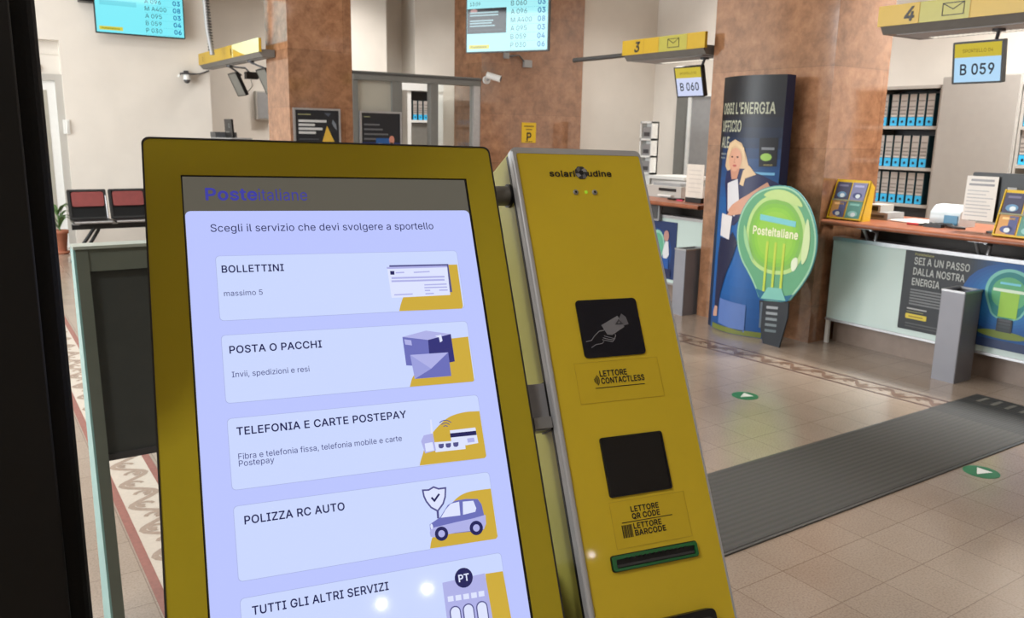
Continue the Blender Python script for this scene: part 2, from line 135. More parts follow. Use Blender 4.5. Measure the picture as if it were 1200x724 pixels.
    'O': '553|270,-23 202,-14 150,7 118,30 90,58 57,106 42,146 33,174 25,242 29,310 35,342 57,402 86,445 123,482 142,496 162,507 198,522 258,531 282,531 310,527 346,518 394,496 434,462 445,450 481,394 502,330 503,302 507,282 507,226 503,206 502,178 479,110 442,55 405,22 370,1 334,-14;266,440 306,435 338,420 366,398 395,354 407,318 413,286 413,222 408,194 395,154 373,118 342,91 326,83 294,72 270,70 242,72 200,86 186,94 162,118 143,146 136,162 124,202 119,242 119,270 124,306 133,338 141,358 162,392 190,417 214,429 234,436',
    'P': '465|54,-12 46,-2 45,10 45,498 48,514 54,520 66,523 258,523 294,518 342,499 377,474 390,457 406,434 418,398 423,366 423,322 418,298 404,258 374,218 342,196 322,186 278,173 250,173 230,169 150,169 142,167 139,158 139,6 136,-6 130,-12 122,-15 66,-15;142,257 139,266 139,426 142,435 150,437 246,436 286,426 306,411 319,394 327,370 329,338 319,302 305,282 286,269 258,260 214,255 150,255',
    'R': '469|54,520 66,523 258,523 298,518 334,506 362,489 382,470 398,449 417,410 423,382 423,326 418,298 403,262 386,239 370,222 346,206 341,198 353,170 441,10 442,-2 434,-12 422,-15 358,-15 342,-10 333,2 241,174 238,178 230,181 150,181 141,178 139,170 139,6 134,-9 122,-15 66,-15 54,-12 48,-6 45,10 45,498 46,510;141,434 150,437 242,437 274,431 302,418 319,398 329,366 328,334 320,310 313,298 290,281 258,272 150,271 142,273 139,282 139,426',
    'S': '467|282,526 330,508 358,490 390,458 410,418 415,386 414,374 410,367 402,362 394,361 334,362 324,370 310,405 290,425 254,439 222,442 198,440 178,435 150,418 142,408 133,390 131,378 133,366 142,346 154,334 166,327 214,309 318,278 346,264 374,246 401,218 408,206 418,182 423,150 423,126 418,94 400,58 378,30 346,6 326,-5 286,-18 254,-23 198,-23 162,-18 126,-6 106,4 82,18 54,46 30,94 25,126 26,138 30,145 38,150 46,151 106,150 113,146 119,138 125,118 134,100 154,83 182,72 226,65 270,72 306,90 317,102 323,114 328,130 328,150 318,170 298,185 266,199 194,219 126,243 75,278 52,310 42,334 37,374 42,414 61,454 70,466 95,490 130,511 174,526 210,531 242,531',
    'T': '469|194,-15 182,-9 177,6 176,430 174,435 166,437 38,437 26,440 20,446 17,454 18,510 26,520 38,523 418,522 428,514 431,502 431,454 428,446 422,440 410,437 282,437 274,435 272,430 271,2 266,-9 258,-14',
    'U': '537|54,520 66,523 122,523 130,520 136,514 139,498 139,178 145,146 155,122 169,102 178,94 196,82 210,77 226,72 258,67 298,73 330,87 345,98 358,114 371,142 377,170 377,498 380,514 390,522 402,523 454,523 462,520 468,514 471,498 471,158 467,122 447,74 430,51 402,22 374,4 314,-19 250,-23 202,-18 142,4 106,30 76,66 50,122 45,162 45,502 48,514',
    'V': '500|6,517 18,523 82,523 93,518 100,510 218,182 234,131 238,122 242,119 247,126 270,198 380,514 390,522 402,523 458,523 466,520 472,514 475,498 466,470 306,30 294,-2 286,-12 274,-15 206,-15 195,-10 188,-2 10,478 2,506',
    'Y': '492|266,-15 206,-15 198,-12 192,-6 189,6 189,190 187,202 4,498 2,510 10,520 22,523 86,523 102,518 136,466 230,312 234,307 238,307 245,314 336,466 370,518 382,523 446,523 458,520 464,514 467,506 464,494 284,202 283,2 278,-9',
    'Z': '458|34,520 50,523 390,523 402,520 408,514 411,498 411,462 408,450 152,78 154,73 162,71 402,70 412,62 415,50 415,2 412,-6 406,-12 390,-15 50,-15 38,-12 32,-6 29,10 29,46 32,58 284,430 282,436 274,437 38,438 28,446 25,458 25,506 28,514',
}, 2: {
    ' ': '216|',
    '0': '481|226,-30 166,-20 126,-1 96,26 77,50 49,102 44,118 31,170 30,206 26,234 26,278 30,302 32,342 48,402 78,462 114,500 130,511 166,528 222,538 270,533 294,527 334,503 375,462 403,410 408,394 421,342 426,290 426,214 421,166 404,102 378,50 338,8 322,-3 286,-20;226,436 246,433 266,423 282,408 292,394 309,354 318,310 322,262 317,194 309,154 294,118 280,98 270,89 254,79 226,74 202,79 182,89 159,118 142,162 134,202 134,238 131,254 134,270 134,306 142,346 158,388 170,407 182,419 202,431',
    '1': '481|402,-18 386,-22 82,-22 66,-18 56,-6 54,54 58,66 66,74 82,78 182,78 188,82 190,86 190,390 188,398 182,399 114,350 94,339 82,340 73,346 68,354 66,370 66,426 73,442 89,458 186,528 198,530 274,530 286,526 296,514 298,498 298,86 300,82 306,78 390,78 398,76 407,70 414,54 414,2 410,-10',
    '2': '481|54,-18 46,-10 42,2 42,46 46,58 66,84 166,188 180,206 234,260 260,290 287,330 298,366 292,398 278,417 254,432 218,438 194,431 178,423 168,414 160,402 154,386 148,354 138,342 122,338 62,340 50,350 46,366 47,398 57,434 70,458 102,495 134,517 170,531 210,538 242,538 278,532 314,519 348,494 367,474 384,450 396,422 401,398 400,338 391,306 374,274 358,249 310,192 212,90 208,82 218,78 378,78 394,76 406,66 410,54 410,2 406,-10 398,-18 382,-22 70,-22',
    '3': '481|62,526 78,530 366,530 382,526 392,514 394,466 390,450 379,434 300,346 275,314 278,309 322,294 354,274 366,264 390,234 399,218 408,194 414,162 414,126 409,98 390,54 350,13 314,-11 270,-25 226,-30 158,-23 122,-10 78,17 50,46 33,78 27,98 22,130 29,146 42,153 102,154 118,150 130,138 140,110 154,92 174,81 202,74 242,75 278,89 297,110 306,142 305,162 295,186 270,209 234,222 202,226 154,227 142,233 135,246 134,294 138,310 232,418 236,426 226,430 78,430 62,434 52,446 50,462 51,510 54,518',
    '4': '481|310,529 322,523 328,514 330,502 327,490 161,210 155,198 153,190 162,186 250,186 258,188 262,198 262,310 266,326 274,334 290,338 342,338 350,336 359,330 366,314 366,194 368,190 374,186 414,185 427,178 434,162 434,110 430,94 422,86 410,82 374,82 368,78 365,-2 358,-15 342,-22 286,-22 278,-20 269,-14 262,2 262,70 258,80 250,82 42,82 34,84 25,90 18,106 18,158 25,178 226,518 234,526 246,530',
    '5': '481|378,526 386,518 390,502 390,454 388,446 382,437 374,432 362,430 182,430 174,428 170,422 162,354 166,347 170,346 202,354 258,354 298,344 318,334 342,318 367,294 382,274 399,242 410,206 414,158 408,118 395,78 378,50 354,21 318,-6 282,-20 258,-26 214,-30 174,-24 134,-11 102,9 62,50 43,90 38,122 40,134 45,142 54,148 62,150 130,148 142,138 153,110 166,93 184,82 198,76 234,74 266,85 284,102 301,134 305,166 301,190 290,215 266,239 246,249 226,254 202,254 162,241 138,228 126,226 94,226 66,231 58,234 50,242 46,254 46,278 62,398 70,490 76,514 86,526 102,530 362,530',
    '6': '481|326,528 334,523 340,514 341,506 339,494 237,346 235,338 242,334 266,334 294,328 326,315 359,290 382,262 392,246 404,214 410,182 410,130 404,102 390,66 374,41 348,14 322,-6 270,-26 226,-30 182,-24 138,-8 121,2 88,30 65,62 48,106 42,146 42,178 52,226 61,254 98,322 233,522 242,528 250,530 314,530;226,71 198,77 168,98 154,126 148,158 155,194 173,222 190,233 206,240 238,242 261,234 283,218 298,190 304,158 301,134 296,118 282,96 270,85 254,77',
    '7': '481|94,-20 86,-15 80,-6 78,6 81,18 279,414 283,426 274,430 74,430 58,432 46,442 42,454 42,506 46,518 54,526 70,530 386,530 402,526 410,518 414,506 414,454 411,438 189,-6 182,-15 170,-21 106,-22',
    '8': '481|214,538 242,538 274,533 318,518 354,492 367,478 385,454 396,430 401,410 401,354 396,330 385,306 355,270 358,264 386,240 398,222 415,186 422,154 422,118 415,82 398,50 366,16 346,2 310,-15 278,-25 230,-30 178,-25 154,-19 122,-7 90,13 62,40 53,54 36,90 30,126 31,158 41,198 61,230 92,262 97,270 71,302 57,330 52,350 50,406 57,434 77,470 104,498 118,508 146,523 170,531;138,138 139,150 145,166 162,190 182,202 202,209 226,212 258,208 286,193 305,170 314,142 313,130 306,110 303,102 295,94 270,79 226,72 194,76 174,83 158,93 147,106;287,410 294,386 293,358 284,338 266,323 242,314 210,314 182,325 165,342 158,366 159,394 170,415 186,427 218,437 230,438 266,427 278,420',
    '9': '481|126,-20 118,-15 112,-6 111,2 113,14 211,158 216,170 210,174 186,174 162,180 126,194 90,221 74,242 57,270 47,298 42,330 42,358 48,406 67,450 85,474 106,495 130,513 178,532 214,538 238,538 278,532 326,511 364,478 387,446 404,406 410,374 410,322 404,294 395,262 366,206 298,102 222,-8 210,-18 198,-22;226,438 250,433 266,426 284,410 301,378 304,350 298,318 282,289 262,275 238,267 226,266 210,268 186,277 166,296 159,306 152,326 149,350 150,370 156,390 172,414 182,423 198,431',
    'A': '508|202,530 278,529 290,523 298,514 484,10 484,-6 474,-18 458,-22 402,-22 390,-20 382,-15 369,2 331,110 326,116 318,118 154,116 149,110 139,86 108,-2 98,-15 82,-22 18,-22 6,-18 -2,-10 -5,6 5,38 168,486 182,518 190,526;238,365 242,362 246,351 286,234 287,226 282,223 198,222 191,226 191,234 234,359',
    'B': '484|50,526 66,530 258,530 298,525 334,514 346,507 364,494 386,472 402,450 418,410 421,374 417,338 402,302 374,270 375,266 414,226 422,214 432,190 438,170 438,110 432,86 418,54 394,24 362,2 314,-16 270,-22 66,-22 50,-18 42,-10 38,10 38,502 42,518;148,206 158,210 242,210 274,205 294,198 314,183 326,162 331,138 326,114 310,95 298,89 278,83 234,78 158,78 150,80 146,90 146,198;148,310 146,318 146,418 150,428 158,430 238,430 270,426 294,412 308,394 313,370 307,346 296,330 278,317 262,311 230,306 158,306',
    'C': '538|366,519 390,506 418,487 446,460 462,438 483,398 492,366 494,350 490,338 482,330 470,326 402,328 390,338 378,366 364,390 350,404 334,415 310,426 278,434 230,427 202,415 188,406 164,382 145,350 131,306 126,266 126,242 132,198 149,150 170,120 198,95 242,79 270,76 294,79 314,85 346,101 360,114 371,130 390,170 398,178 406,181 470,182 486,175 492,166 494,154 484,114 466,78 446,48 418,21 378,-4 346,-17 314,-25 278,-30 230,-26 194,-19 138,6 90,45 49,106 28,166 18,238 18,270 22,290 22,310 29,346 49,402 86,458 118,487 146,507 194,528 254,538 290,538 318,533',
    'D': '530|50,-18 42,-10 38,6 38,498 42,518 50,526 62,530 250,530 306,520 362,498 398,471 426,442 455,398 476,338 482,290 482,214 476,174 454,110 422,61 406,45 362,11 306,-11 230,-22 66,-22;150,80 146,90 146,418 148,426 158,430 226,430 266,425 306,409 337,382 351,362 360,346 373,302 376,258 374,210 357,158 334,124 307,102 298,98 250,82 226,82 206,78',
    'E': '447|386,-18 370,-22 66,-22 50,-18 42,-10 38,10 38,502 42,518 50,526 66,530 366,530 382,526 390,518 394,506 394,454 390,442 378,432 362,430 158,430 150,428 146,418 146,318 150,308 158,306 358,305 366,302 374,294 378,274 377,226 371,214 362,208 350,206 158,206 150,204 146,194 146,90 148,82 158,78 366,78 382,76 394,66 398,50 397,-2 394,-10',
    'L': '421|54,528 66,530 126,529 138,523 145,510 146,90 148,82 158,78 350,78 366,76 378,66 382,50 381,-2 378,-10 370,-18 354,-22 66,-22 50,-18 42,-10 38,10 38,502 42,518',
    'N': '551|478,-15 462,-22 394,-22 378,-20 369,-14 171,298 150,326 146,314 146,10 144,-6 134,-18 122,-22 62,-22 54,-20 45,-14 40,-6 38,6 38,498 40,514 46,523 62,530 130,530 142,528 156,518 178,486 345,222 370,185 374,182 378,194 378,498 380,514 390,526 402,530 462,530 470,528 479,522 484,514 486,502 486,10 484,-6',
    'O': '561|270,-30 198,-20 146,1 114,25 84,54 51,102 34,147 27,170 18,242 18,270 28,342 49,402 81,450 118,487 138,502 154,511 194,528 258,538 282,538 314,533 350,524 398,502 440,466 450,454 487,398 508,334 514,282 514,226 508,174 487,110 447,50 407,14 370,-7 334,-21;266,433 306,427 338,411 362,392 389,350 401,314 406,282 406,222 401,194 389,158 367,122 339,98 322,89 294,79 270,77 242,79 202,93 190,100 168,122 149,150 142,166 131,202 126,246 130,302 140,338 147,354 166,385 193,410 218,423 234,429',
    'P': '473|50,-18 42,-10 38,6 38,498 42,518 50,526 62,530 258,530 298,524 346,505 386,474 410,442 424,402 430,370 430,322 424,294 410,254 378,213 346,190 326,180 278,166 254,166 230,162 150,160 146,150 146,6 142,-10 134,-18 122,-22 66,-22;150,264 146,274 146,418 150,428 158,430 242,430 282,420 301,406 311,394 318,374 322,362 322,342 321,330 313,306 299,286 282,275 254,266 214,262',
    'Q': '561|478,-66 462,-70 394,-68 380,-58 354,-23 346,-18 266,-30 202,-21 186,-16 142,3 114,25 81,58 54,98 29,162 22,198 18,266 27,338 49,402 78,446 114,484 138,502 194,528 222,534 278,538 338,528 382,511 402,499 447,458 482,406 491,386 510,326 514,278 514,226 510,182 487,110 450,54 440,42 437,34 488,-38 488,-54;266,433 306,427 338,411 366,387 387,354 400,318 406,290 406,254 406,218 400,190 387,154 370,131 362,132 338,164 318,180 246,182 238,180 229,174 223,162 224,150 272,86 272,82 270,78 266,77 242,79 202,93 190,100 168,122 149,150 142,166 131,202 126,246 130,302 140,338 147,354 166,385 193,410 218,423 234,429',
    'R': '477|50,526 66,530 258,530 298,525 338,512 366,494 390,472 406,450 424,410 430,382 430,322 425,298 406,254 378,220 353,202 350,194 447,14 449,-2 446,-10 438,-18 422,-22 358,-22 346,-20 338,-15 327,-2 237,166 230,173 222,174 158,174 148,170 146,162 146,6 144,-6 139,-14 130,-20 122,-22 66,-22 50,-18 42,-10 38,10 38,502 42,518;148,426 158,430 238,430 274,424 298,412 313,394 322,362 321,334 314,314 307,302 290,289 254,278 158,278 150,280 146,290 146,418',
    'S': '475|282,533 334,514 362,495 395,462 417,418 422,382 420,370 415,362 406,356 398,354 330,356 318,366 306,398 287,418 254,432 226,435 202,434 182,429 154,412 139,386 138,374 142,362 152,346 170,333 214,316 274,300 322,284 350,270 378,252 406,222 414,210 424,186 430,154 430,126 425,94 406,54 386,28 370,14 330,-11 290,-24 254,-30 198,-30 162,-25 122,-12 102,-2 78,13 49,42 23,94 18,130 20,142 25,150 34,156 42,158 110,156 118,151 125,142 139,106 157,90 182,79 226,72 270,79 302,96 311,106 318,122 322,138 321,150 308,170 286,183 254,196 190,213 122,237 70,273 46,306 36,330 30,370 35,414 53,454 62,468 90,495 130,519 170,532 210,538 246,538',
    'T': '477|254,-22 190,-21 178,-15 171,-2 170,418 168,426 158,430 38,430 22,434 14,442 11,450 10,502 14,518 26,528 42,530 410,530 426,526 436,514 438,454 434,442 426,434 410,430 286,430 282,428 278,422 278,2 276,-6 270,-15',
    'a': '417|346,-18 334,-22 278,-22 266,-18 254,-8 250,-8 222,-20 194,-29 134,-29 110,-24 82,-14 50,8 26,38 11,78 10,134 22,170 41,194 66,213 110,231 162,241 242,251 250,256 252,262 248,282 239,294 222,304 198,308 170,305 146,295 132,282 119,262 106,255 86,255 34,270 26,278 22,294 24,306 33,326 41,338 62,360 90,382 134,399 166,406 218,406 246,401 274,392 294,382 322,359 340,334 352,306 358,274 358,6 354,-10;253,150 253,138 243,106 231,90 210,77 194,71 174,69 150,70 126,81 117,94 115,106 121,122 138,135 178,146 242,155 250,155',
    'd': '452|382,526 390,518 394,502 394,10 390,-10 382,-18 374,-21 314,-22 302,-18 290,-4 286,-3 258,-19 242,-24 214,-30 186,-30 146,-24 106,-7 90,4 54,42 33,78 19,122 14,150 14,230 21,262 41,314 61,346 94,375 130,395 146,400 182,406 214,406 246,399 286,382 290,390 290,502 294,518 302,526 314,530 366,530;198,70 182,74 166,81 154,88 145,98 133,122 123,150 118,178 118,198 126,238 133,258 144,278 158,291 178,301 194,306 214,306 230,302 246,295 267,274 281,246 290,202 290,182 280,130 264,98 250,85 234,77 214,70',
    'e': '432|150,400 190,406 234,406 274,396 286,391 318,371 354,336 380,286 389,250 394,206 393,166 390,158 382,150 366,146 134,146 125,142 131,118 148,94 162,82 194,70 230,70 252,78 274,96 290,119 302,125 326,124 362,115 379,106 385,94 385,82 376,58 366,41 330,5 302,-13 286,-19 234,-30 198,-30 154,-24 110,-6 88,10 58,42 33,82 21,118 14,154 14,230 20,258 33,298 57,334 98,375;128,246 130,258 146,282 167,298 190,306 222,306 250,295 260,286 271,270 279,250 278,245 270,242 138,242',
    'i': '195|118,-21 50,-21 38,-15 31,-2 30,374 34,390 42,398 50,401 118,401 131,394 137,382 138,6 134,-10 126,-18;143,510 146,490 146,470 143,458 130,440 110,425 94,422 62,424 44,434 24,458 18,486 25,510 40,530 62,543 82,546 106,543 128,530',
    'l': '217|50,529 118,529 130,523 137,510 138,86 142,77 150,74 178,72 186,67 192,58 201,18 201,2 198,-6 191,-14 178,-21 142,-26 106,-21 86,-15 57,6 43,26 35,46 30,86 30,502 34,518 42,526',
    'n': '438|366,-18 354,-22 298,-22 286,-18 278,-10 274,6 274,230 269,262 258,284 246,295 234,301 206,306 178,299 158,286 146,270 139,250 138,6 134,-10 126,-18 110,-22 54,-22 46,-20 37,-14 32,-6 30,6 30,370 32,386 38,395 54,402 110,402 122,398 138,382 182,401 214,406 242,406 274,400 302,391 330,371 343,358 364,326 372,302 378,270 378,6 374,-10',
    'o': '443|154,-24 110,-6 88,10 58,41 33,82 20,122 14,154 14,222 20,254 33,294 58,334 88,366 110,382 142,396 162,402 214,406 258,401 306,382 326,367 355,338 379,302 396,254 402,218 402,158 396,122 383,82 358,42 328,10 306,-6 262,-24 222,-30 194,-30;222,306 242,299 254,292 272,274 282,257 294,218 296,190 294,158 286,130 278,111 254,84 226,71 194,70 162,83 141,106 130,126 123,150 118,182 118,198 129,246 141,270 158,290 174,299 190,305',
    'r': '287|46,-20 34,-10 30,6 30,370 34,390 42,398 54,402 114,401 122,398 134,386 138,385 170,400 190,405 238,406 254,402 262,394 266,382 266,326 259,310 246,303 194,302 170,294 148,274 140,258 138,242 138,6 134,-10 126,-18 114,-22',
    's': '393|254,396 290,378 322,346 335,326 345,298 345,286 339,274 326,267 266,255 258,258 250,265 235,290 226,299 214,305 186,310 158,305 145,298 135,286 135,270 142,260 154,254 282,216 322,187 342,158 349,138 354,106 348,70 333,38 324,26 298,2 266,-16 234,-25 202,-30 158,-30 110,-20 70,1 34,38 24,54 15,86 16,102 22,111 30,116 46,120 86,129 98,129 111,122 125,94 138,81 158,71 178,69 206,71 230,81 241,94 243,110 238,118 222,128 142,148 98,164 60,190 46,206 31,234 26,258 26,290 32,318 45,342 72,370 90,382 115,394 134,400 166,406 210,406',
    't': '255|218,-20 186,-26 154,-26 118,-20 78,4 52,42 42,94 42,298 38,304 34,306 2,308 -10,318 -14,330 -14,374 -10,390 -2,398 10,402 34,402 40,406 43,474 49,486 58,492 122,494 138,490 146,482 149,474 152,406 158,402 210,400 219,394 224,386 226,330 219,314 210,308 202,306 158,306 152,302 150,294 150,86 154,78 158,76 206,73 214,70 222,62 229,38 234,6 230,-10',
    'u': '438|42,398 58,402 114,402 126,398 134,390 138,374 139,122 145,106 161,86 176,78 198,74 218,75 243,86 262,109 269,126 274,150 274,374 278,390 286,398 302,402 354,402 362,400 371,394 376,386 378,374 378,10 376,-6 370,-15 354,-22 298,-21 286,-15 274,1 230,-21 206,-26 158,-26 106,-10 88,2 65,26 50,46 37,82 30,130 30,374 34,390',
}}
# ------------------------------------------------------------------ materials
MATS = {}
def lin(c):
    c = c/255.
    return c/12.92 if c <= .04045 else ((c+.055)/1.055)**2.4
def rgb(r, g, b):
    return (lin(r), lin(g), lin(b), 1)
def mat(name, col, rough=.5, metal=0, emit=0, spec=.5, var=.06, scale=14, bump=0, coat=0):
    """procedural principled material; col is an sRGB triple"""
    if name in MATS:
        return MATS[name]
    m = bpy.data.materials.new(name)
    m.use_nodes = True
    nt = m.node_tree
    b = nt.nodes['Principled BSDF']
    b.inputs['Roughness'].default_value = rough
    b.inputs['Metallic'].default_value = metal
    b.inputs['Specular IOR Level'].default_value = spec
    if coat:
        b.inputs['Coat Weight'].default_value = coat
        b.inputs['Coat Roughness'].default_value = .04
    c = rgb(*col)
    if emit:
        b.inputs['Base Color'].default_value = (0.01, .01, .012, 1)
        b.inputs['Emission Color'].default_value = c
        b.inputs['Emission Strength'].default_value = emit
    else:
        tc = nt.nodes.new('ShaderNodeTexCoord')
        n = nt.nodes.new('ShaderNodeTexNoise')
        n.inputs['Scale'].default_value = scale
        n.inputs['Detail'].default_value = 4
        r = nt.nodes.new('ShaderNodeValToRGB')
        r.color_ramp.elements[0].position = .3
        r.color_ramp.elements[1].position = .7
        r.color_ramp.elements[0].color = tuple(min(1, x*(1-var)) for x in c[:3])+(1,)
        r.color_ramp.elements[1].color = tuple(min(1, x*(1+var)) for x in c[:3])+(1,)
        nt.links.new(tc.outputs['Object'], n.inputs['Vector'])
        nt.links.new(n.outputs['Fac'], r.inputs['Fac'])
        nt.links.new(r.outputs['Color'], b.inputs['Base Color'])
        if bump:
            bp = nt.nodes.new('ShaderNodeBump')
            bp.inputs['Strength'].default_value = bump
            bp.inputs['Distance'].default_value = .002
            n2 = nt.nodes.new('ShaderNodeTexNoise')
            n2.inputs['Scale'].default_value = 220
            nt.links.new(tc.outputs['Object'], n2.inputs['Vector'])
            nt.links.new(n2.outputs['Fac'], bp.inputs['Height'])
            nt.links.new(bp.outputs['Normal'], b.inputs['Normal'])
    MATS[name] = m
    return m
def ink(r, g, b):
    return mat('print_%d_%d_%d' % (r, g, b), (r, g, b), .45, var=.02)
def lit(r, g, b):
    return mat('lit_%d_%d_%d' % (r, g, b), (r, g, b), .05, emit=1, spec=.35)

def marble(name, dark, light, seam):
    m = bpy.data.materials.new(name)
    m.use_nodes = True
    nt = m.node_tree
    L = nt.links.new
    b = nt.nodes['Principled BSDF']
    b.inputs['Roughness'].default_value = .08
    b.inputs['IOR'].default_value = 1.75
    tc = nt.nodes.new('ShaderNodeTexCoord')
    n = nt.nodes.new('ShaderNodeTexNoise')
    n.inputs['Scale'].default_value = 7
    n.inputs['Detail'].default_value = 12
    n.inputs['Roughness'].default_value = .74
    n.inputs['Distortion'].default_value = .25
    r = nt.nodes.new('ShaderNodeValToRGB')
    r.color_ramp.elements[0].position = .33
    r.color_ramp.elements[1].position = .68
    r.color_ramp.elements[0].color = rgb(*dark)
    r.color_ramp.elements[1].color = rgb(*light)
    L(tc.outputs['Object'], n.inputs['Vector'])
    L(n.outputs['Fac'], r.inputs['Fac'])
    # slab joints: horizontal every 0.95 m
    sp = nt.nodes.new('ShaderNodeSeparateXYZ')
    L(tc.outputs['Object'], sp.inputs[0])
    ad = nt.nodes.new('ShaderNodeMath'); ad.operation = 'ADD'
    L(sp.outputs['X'], ad.inputs[0]); L(sp.outputs['Y'], ad.inputs[1])
    cb = nt.nodes.new('ShaderNodeCombineXYZ')
    L(ad.outputs[0], cb.inputs[0]); L(sp.outputs['Z'], cb.inputs[1])
    br = nt.nodes.new('ShaderNodeTexBrick')
    br.offset = .5
    br.inputs['Color1'].default_value = (.86, .85, .84, 1)
    br.inputs['Color2'].default_value = (1.06, 1.05, 1.04, 1)
    br.inputs['Mortar'].default_value = (seam, seam, seam, 1)
    br.inputs['Scale'].default_value = 1
    br.inputs['Mortar Size'].default_value = .004
    br.inputs['Brick Width'].default_value = 1.3
    br.inputs['Row Height'].default_value = .62
    L(cb.outputs[0], br.inputs['Vector'])
    mx = nt.nodes.new('ShaderNodeMix'); mx.data_type = 'RGBA'; mx.blend_type = 'MULTIPLY'
    mx.inputs['Factor'].default_value = 1
    L(r.outputs['Color'], mx.inputs['A']); L(br.outputs['Color'], mx.inputs['B'])
    L(mx.outputs['Result'], b.inputs['Base Color'])
    MATS[name] = m
    return m

def floor_mat():
    m = bpy.data.materials.new('terrazzo_tiles')
    m.use_nodes = True
    nt = m.node_tree
    L = nt.links.new
    b = nt.nodes['Principled BSDF']
    tc = nt.nodes.new('ShaderNodeTexCoord')
    mp = nt.nodes.new('ShaderNodeMapping')
    mp.inputs['Location'].default_value = (.078, -.012, 0)
    L(tc.outputs['Object'], mp.inputs['Vector'])
    br = nt.nodes.new('ShaderNodeTexBrick')
    br.offset = 0
    br.inputs['Scale'].default_value = 1
    br.inputs['Brick Width'].default_value = .2545
    br.inputs['Row Height'].default_value = .2545
    br.inputs['Mortar Size'].default_value = .0022
    br.inputs['Mortar Smooth'].default_value = .3
    br.inputs['Color1'].default_value = rgb(157, 141, 127)
    br.inputs['Color2'].default_value = rgb(162, 147, 133)
    br.inputs['Mortar'].default_value = rgb(132, 114, 100)
    L(mp.outputs[0], br.inputs['Vector'])
    n = nt.nodes.new('ShaderNodeTexNoise')
    n.inputs['Scale'].default_value = 130
    n.inputs['Detail'].default_value = 3
    r = nt.nodes.new('ShaderNodeValToRGB')
    r.color_ramp.elements[0].position = .32
    r.color_ramp.elements[0].color = (.82, .79, .76, 1)
    r.color_ramp.elements[1].position = .58
    r.color_ramp.elements[1].color = (1.05, 1.05, 1.05, 1)
    L(tc.outputs['Object'], n.inputs['Vector'])
    L(n.outputs['Fac'], r.inputs['Fac'])
    n2 = nt.nodes.new('ShaderNodeTexNoise')
    n2.inputs['Scale'].default_value = 5
    n2.inputs['Detail'].default_value = 6
    r2 = nt.nodes.new('ShaderNodeValToRGB')
    r2.color_ramp.elements[0].color = (.86, .84, .82, 1)
    r2.color_ramp.elements[1].color = (1.06, 1.06, 1.06, 1)
    L(tc.outputs['Object'], n2.inputs['Vector'])
    L(n2.outputs['Fac'], r2.inputs['Fac'])
    m1 = nt.nodes.new('ShaderNodeMix'); m1.data_type = 'RGBA'; m1.blend_type = 'MULTIPLY'; m1.inputs['Factor'].default_value = 1
    m2 = nt.nodes.new('ShaderNodeMix'); m2.data_type = 'RGBA'; m2.blend_type = 'MULTIPLY'; m2.inputs['Factor'].default_value = 1
    L(br.outputs['Color'], m1.inputs['A']); L(r.outputs['Color'], m1.inputs['B'])
    L(m1.outputs['Result'], m2.inputs['A']); L(r2.outputs['Color'], m2.inputs['B'])
    L(m2.outputs['Result'], b.inputs['Base Color'])
    rr = nt.nodes.new('ShaderNodeMapRange')
    rr.inputs['To Min'].default_value = .12
    rr.inputs['To Max'].default_value = .24
    L(n2.outputs['Fac'], rr.inputs['Value'])
    L(rr.outputs[0], b.inputs['Roughness'])
    MATS['terrazzo_tiles'] = m
    return m

def ribbed(name, col, axis, pitch, rough=.7):
    m = bpy.data.materials.new(name)
    m.use_nodes = True
    nt = m.node_tree
    L = nt.links.new
    b = nt.nodes['Principled BSDF']
    b.inputs['Roughness'].default_value = rough
    tc = nt.nodes.new('ShaderNodeTexCoord')
    w = nt.nodes.new('ShaderNodeTexWave')
    w.bands_direction = axis
    w.inputs['Scale'].default_value = math.pi*2/(20*pitch)
    w.inputs['Distortion'].default_value = .3
    L(tc.outputs['Object'], w.inputs['Vector'])
    r = nt.nodes.new('ShaderNodeValToRGB')
    c = rgb(*col)
    r.color_ramp.elements[0].color = tuple(x*.8 for x in c[:3])+(1,)
    r.color_ramp.elements[1].color = tuple(x*1.12 for x in c[:3])+(1,)
    L(w.outputs['Color'], r.inputs['Fac'])
    n = nt.nodes.new('ShaderNodeTexNoise'); n.inputs['Scale'].default_value = 260
    mx = nt.nodes.new('ShaderNodeMix'); mx.data_type = 'RGBA'; mx.blend_type = 'OVERLAY'; mx.inputs['Factor'].default_value = .5
    L(tc.outputs['Object'], n.inputs['Vector'])
    L(r.outputs['Color'], mx.inputs['A']); L(n.outputs['Color'], mx.inputs['B'])
    L(mx.outputs['Result'], b.inputs['Base Color'])
    bp = nt.nodes.new('ShaderNodeBump'); bp.inputs['Strength'].default_value = .35; bp.inputs['Distance'].default_value = .004
    L(w.outputs['Fac'], bp.inputs['Height']); L(bp.outputs['Normal'], b.inputs['Normal'])
    MATS[name] = m
    return m

M_MARBLE = marble('red_brown_marble', (122, 84, 60), (174, 128, 96), .74)
M_FLOOR = floor_mat()
M_WALL = mat('cream_plaster', (217, 210, 200), .75, var=.03, scale=3)
M_CEIL = mat('ceiling_white', (225, 220, 212), .8, var=.02, scale=3)
M_YELLOW = mat('yellow_paint', (214, 176, 22), .32, var=.03, scale=8)
M_FRAMEY = mat('yellow_behind_glass', (200, 180, 48), .3, var=.03, scale=6, spec=.15)
M_ALU = mat('brushed_aluminium', (178, 178, 180), .35, .7, var=.05, scale=30)
M_ALUD = mat('dark_aluminium', (84, 84, 84), .4, .5, var=.05)
M_GREY = mat('grey_metal', (150, 150, 150), .45, .2, var=.05)
M_GREYP = mat('grey_painted_steel', (176, 172, 165), .5, var=.03, scale=4)
M_DGREY = mat('dark_grey_plastic', (70, 70, 72), .45, var=.06)
M_BLACK = mat('black_plastic', (14, 15, 17), .4, var=.1)
M_BLACKM = mat('black_textured_panel', (11, 12, 13), .6, var=.12, bump=.3, spec=.25)
